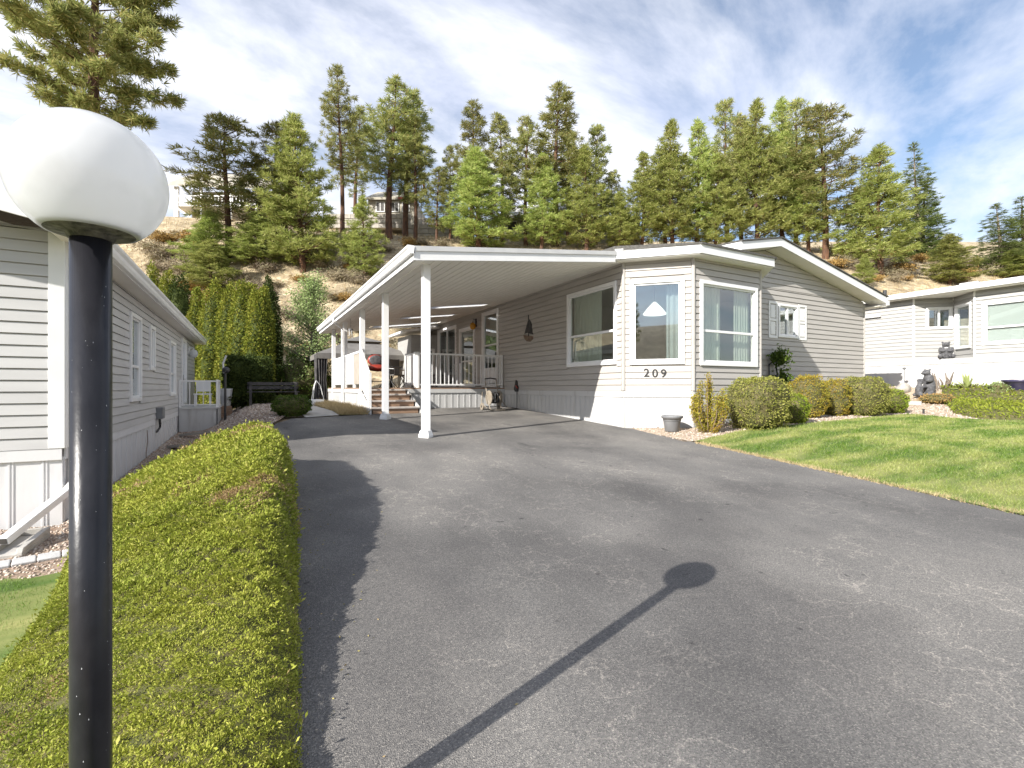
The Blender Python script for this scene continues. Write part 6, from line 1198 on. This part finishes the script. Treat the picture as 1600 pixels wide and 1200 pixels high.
for i in range(30): hill_box('baluster', 'trim_white', h1, 275 + i * 5.5, 275.7 + i * 5.5, 306, 319, D1 - .14, .06)
for px in (330, 372, 412): w_ = hill_box('window', 'trim_white', h1, px - 9, px + 9, 306, 330, D1 + 2.5, .12); hill_box('pane', 'inside_dark', w_, px - 7.5, px + 7.5, 308, 328, D1 + 2.48, .05)
MB().hexa(bar(at(277, 325, D1 - .2), at(298, 340, D1 - .2), .15, .15)).build('brace', 'trim_white', h1)
h2 = thing('hilltop_house', tuple(at(620, 345, D1)), 'pale hilltop house with a red roof edge seen between tall pine trunks', 'house')
hill_box('wall', 'house_beige', h2, 575, 650, 311, 352, D1 + 1, 7); MB().hexa([at(570, 312, D1 + .5), at(654, 311, D1 + .5), at(654, 311, D1 + 9), at(570, 312, D1 + 9), at(570, 309, D1 + .5), at(652, 306, D1 + .5), at(640, 300, D1 + 5), at(590, 300, D1 + 5)]).build('roof', 'house_beige', h2); hill_box('roof_edge', 'roof_red', h2, 622, 654, 307.5, 310.5, D1 + .3, .15)
for px, wv in ((594, 7), (617, 6.5), (634, 6)): w_ = hill_box('window', 'trim_white', h2, px - wv, px + wv, 315, 331, D1 + .9, .12); hill_box('pane', 'inside_dark', w_, px - wv + 1.3, px + wv - 1.3, 316.5, 329.5, D1 + .88, .05); hill_box('mullion', 'trim_white', w_, px - .5, px + .5, 316.5, 329.5, D1 + .86, .02)
h3 = thing('hilltop_cottage', tuple(at(880, 350, D1)), 'pale hilltop house mostly hidden behind the middle pine stand', 'house')
hill_box('wall', 'house_beige', h3, 780, 1000, 338, 384, D1 + 1.5, 7); MB().hexa([at(775, 341, D1), at(1004, 330, D1), at(1004, 330, D1 + 9), at(775, 341, D1 + 9), at(775, 337, D1), at(1004, 326, D1), at(960, 312, D1 + 5), at(800, 322, D1 + 5)]).build('roof', 'panel_grey', h3)
for px in (800, 840, 950, 985): w_ = hill_box('window', 'trim_white', h3, px - 8, px + 8, 345, 362, D1 + 1.4, .12); hill_box('pane', 'inside_dark', w_, px - 6.5, px + 6.5, 346.5, 360.5, D1 + 1.38, .05)
def block_wall(px0, px1, y0, y1, depth, label, rows):
    o = thing('retaining_wall', tuple(at((px0 + px1) / 2, y1, depth)), label, 'wall'); rh_ = (y1 - y0) / rows; rd = random.Random(int(px0))
    for r in range(rows):
        px = px0 - rd.uniform(0, 9)
        while px < px1:
            a_, b_ = max(px, px0), min(px + 12, px1)
            if b_ - a_ > 1: hill_box('block', 'concrete_block', o, a_ + .25, b_ - .25, y0 + r * rh_ + .3, y0 + (r + 1) * rh_ - .3, depth + (rows - 1 - r) * -.06 + rd.uniform(-.02, .02), .8)
            px += 12
block_wall(512, 640, 334, 356, 54.6, 'upper concrete block retaining wall below the red-edged hilltop house', 3); block_wall(628, 740, 350, 372, 54.0, 'lower concrete block retaining wall behind the slim pines', 3); block_wall(780, 850, 358, 386, 54.0, 'concrete block wall below the hidden hilltop house', 3)
fn = thing('hilltop_fence', tuple(at(700, 352, 57)), 'grey board fence on the hilltop beside the red-edged house', 'fence')
for i in range(22): hill_box('fence_board', 'panel_tan', fn, 650 + i * 6, 655.4 + i * 6, 340 + i * .25, 364 + i * .25, 57, .06)
fl = at(658, 345, 54.5); flg = thing('flag_pole', tuple(fl), 'red and white flag on a thin pole between the hilltop pines', 'flag'); MB().cyl(fl - Vector((0, 0, 1.5)), at(658, 283, 54.5), .05, n=6).build('pole', 'panel_grey', flg)
V = []; 
for i in range(7): V += [at(658 + i * .9 + math.sin(i) * .5, 285 + i * 2.4, 54.4 + .15 * math.sin(i * 1.5)), at(663 + i * .5, 284 + i * 2.6, 54.4 + .2 * math.cos(i * 1.5))]
fo = np_mesh('cloth', [tuple(v) for v in V], [(2 * i, 2 * i + 2, 2 * i + 3, 2 * i + 1) for i in range(6)], 'flag_red', flg); md = fo.modifiers.new('th', 'SOLIDIFY'); md.thickness = .02
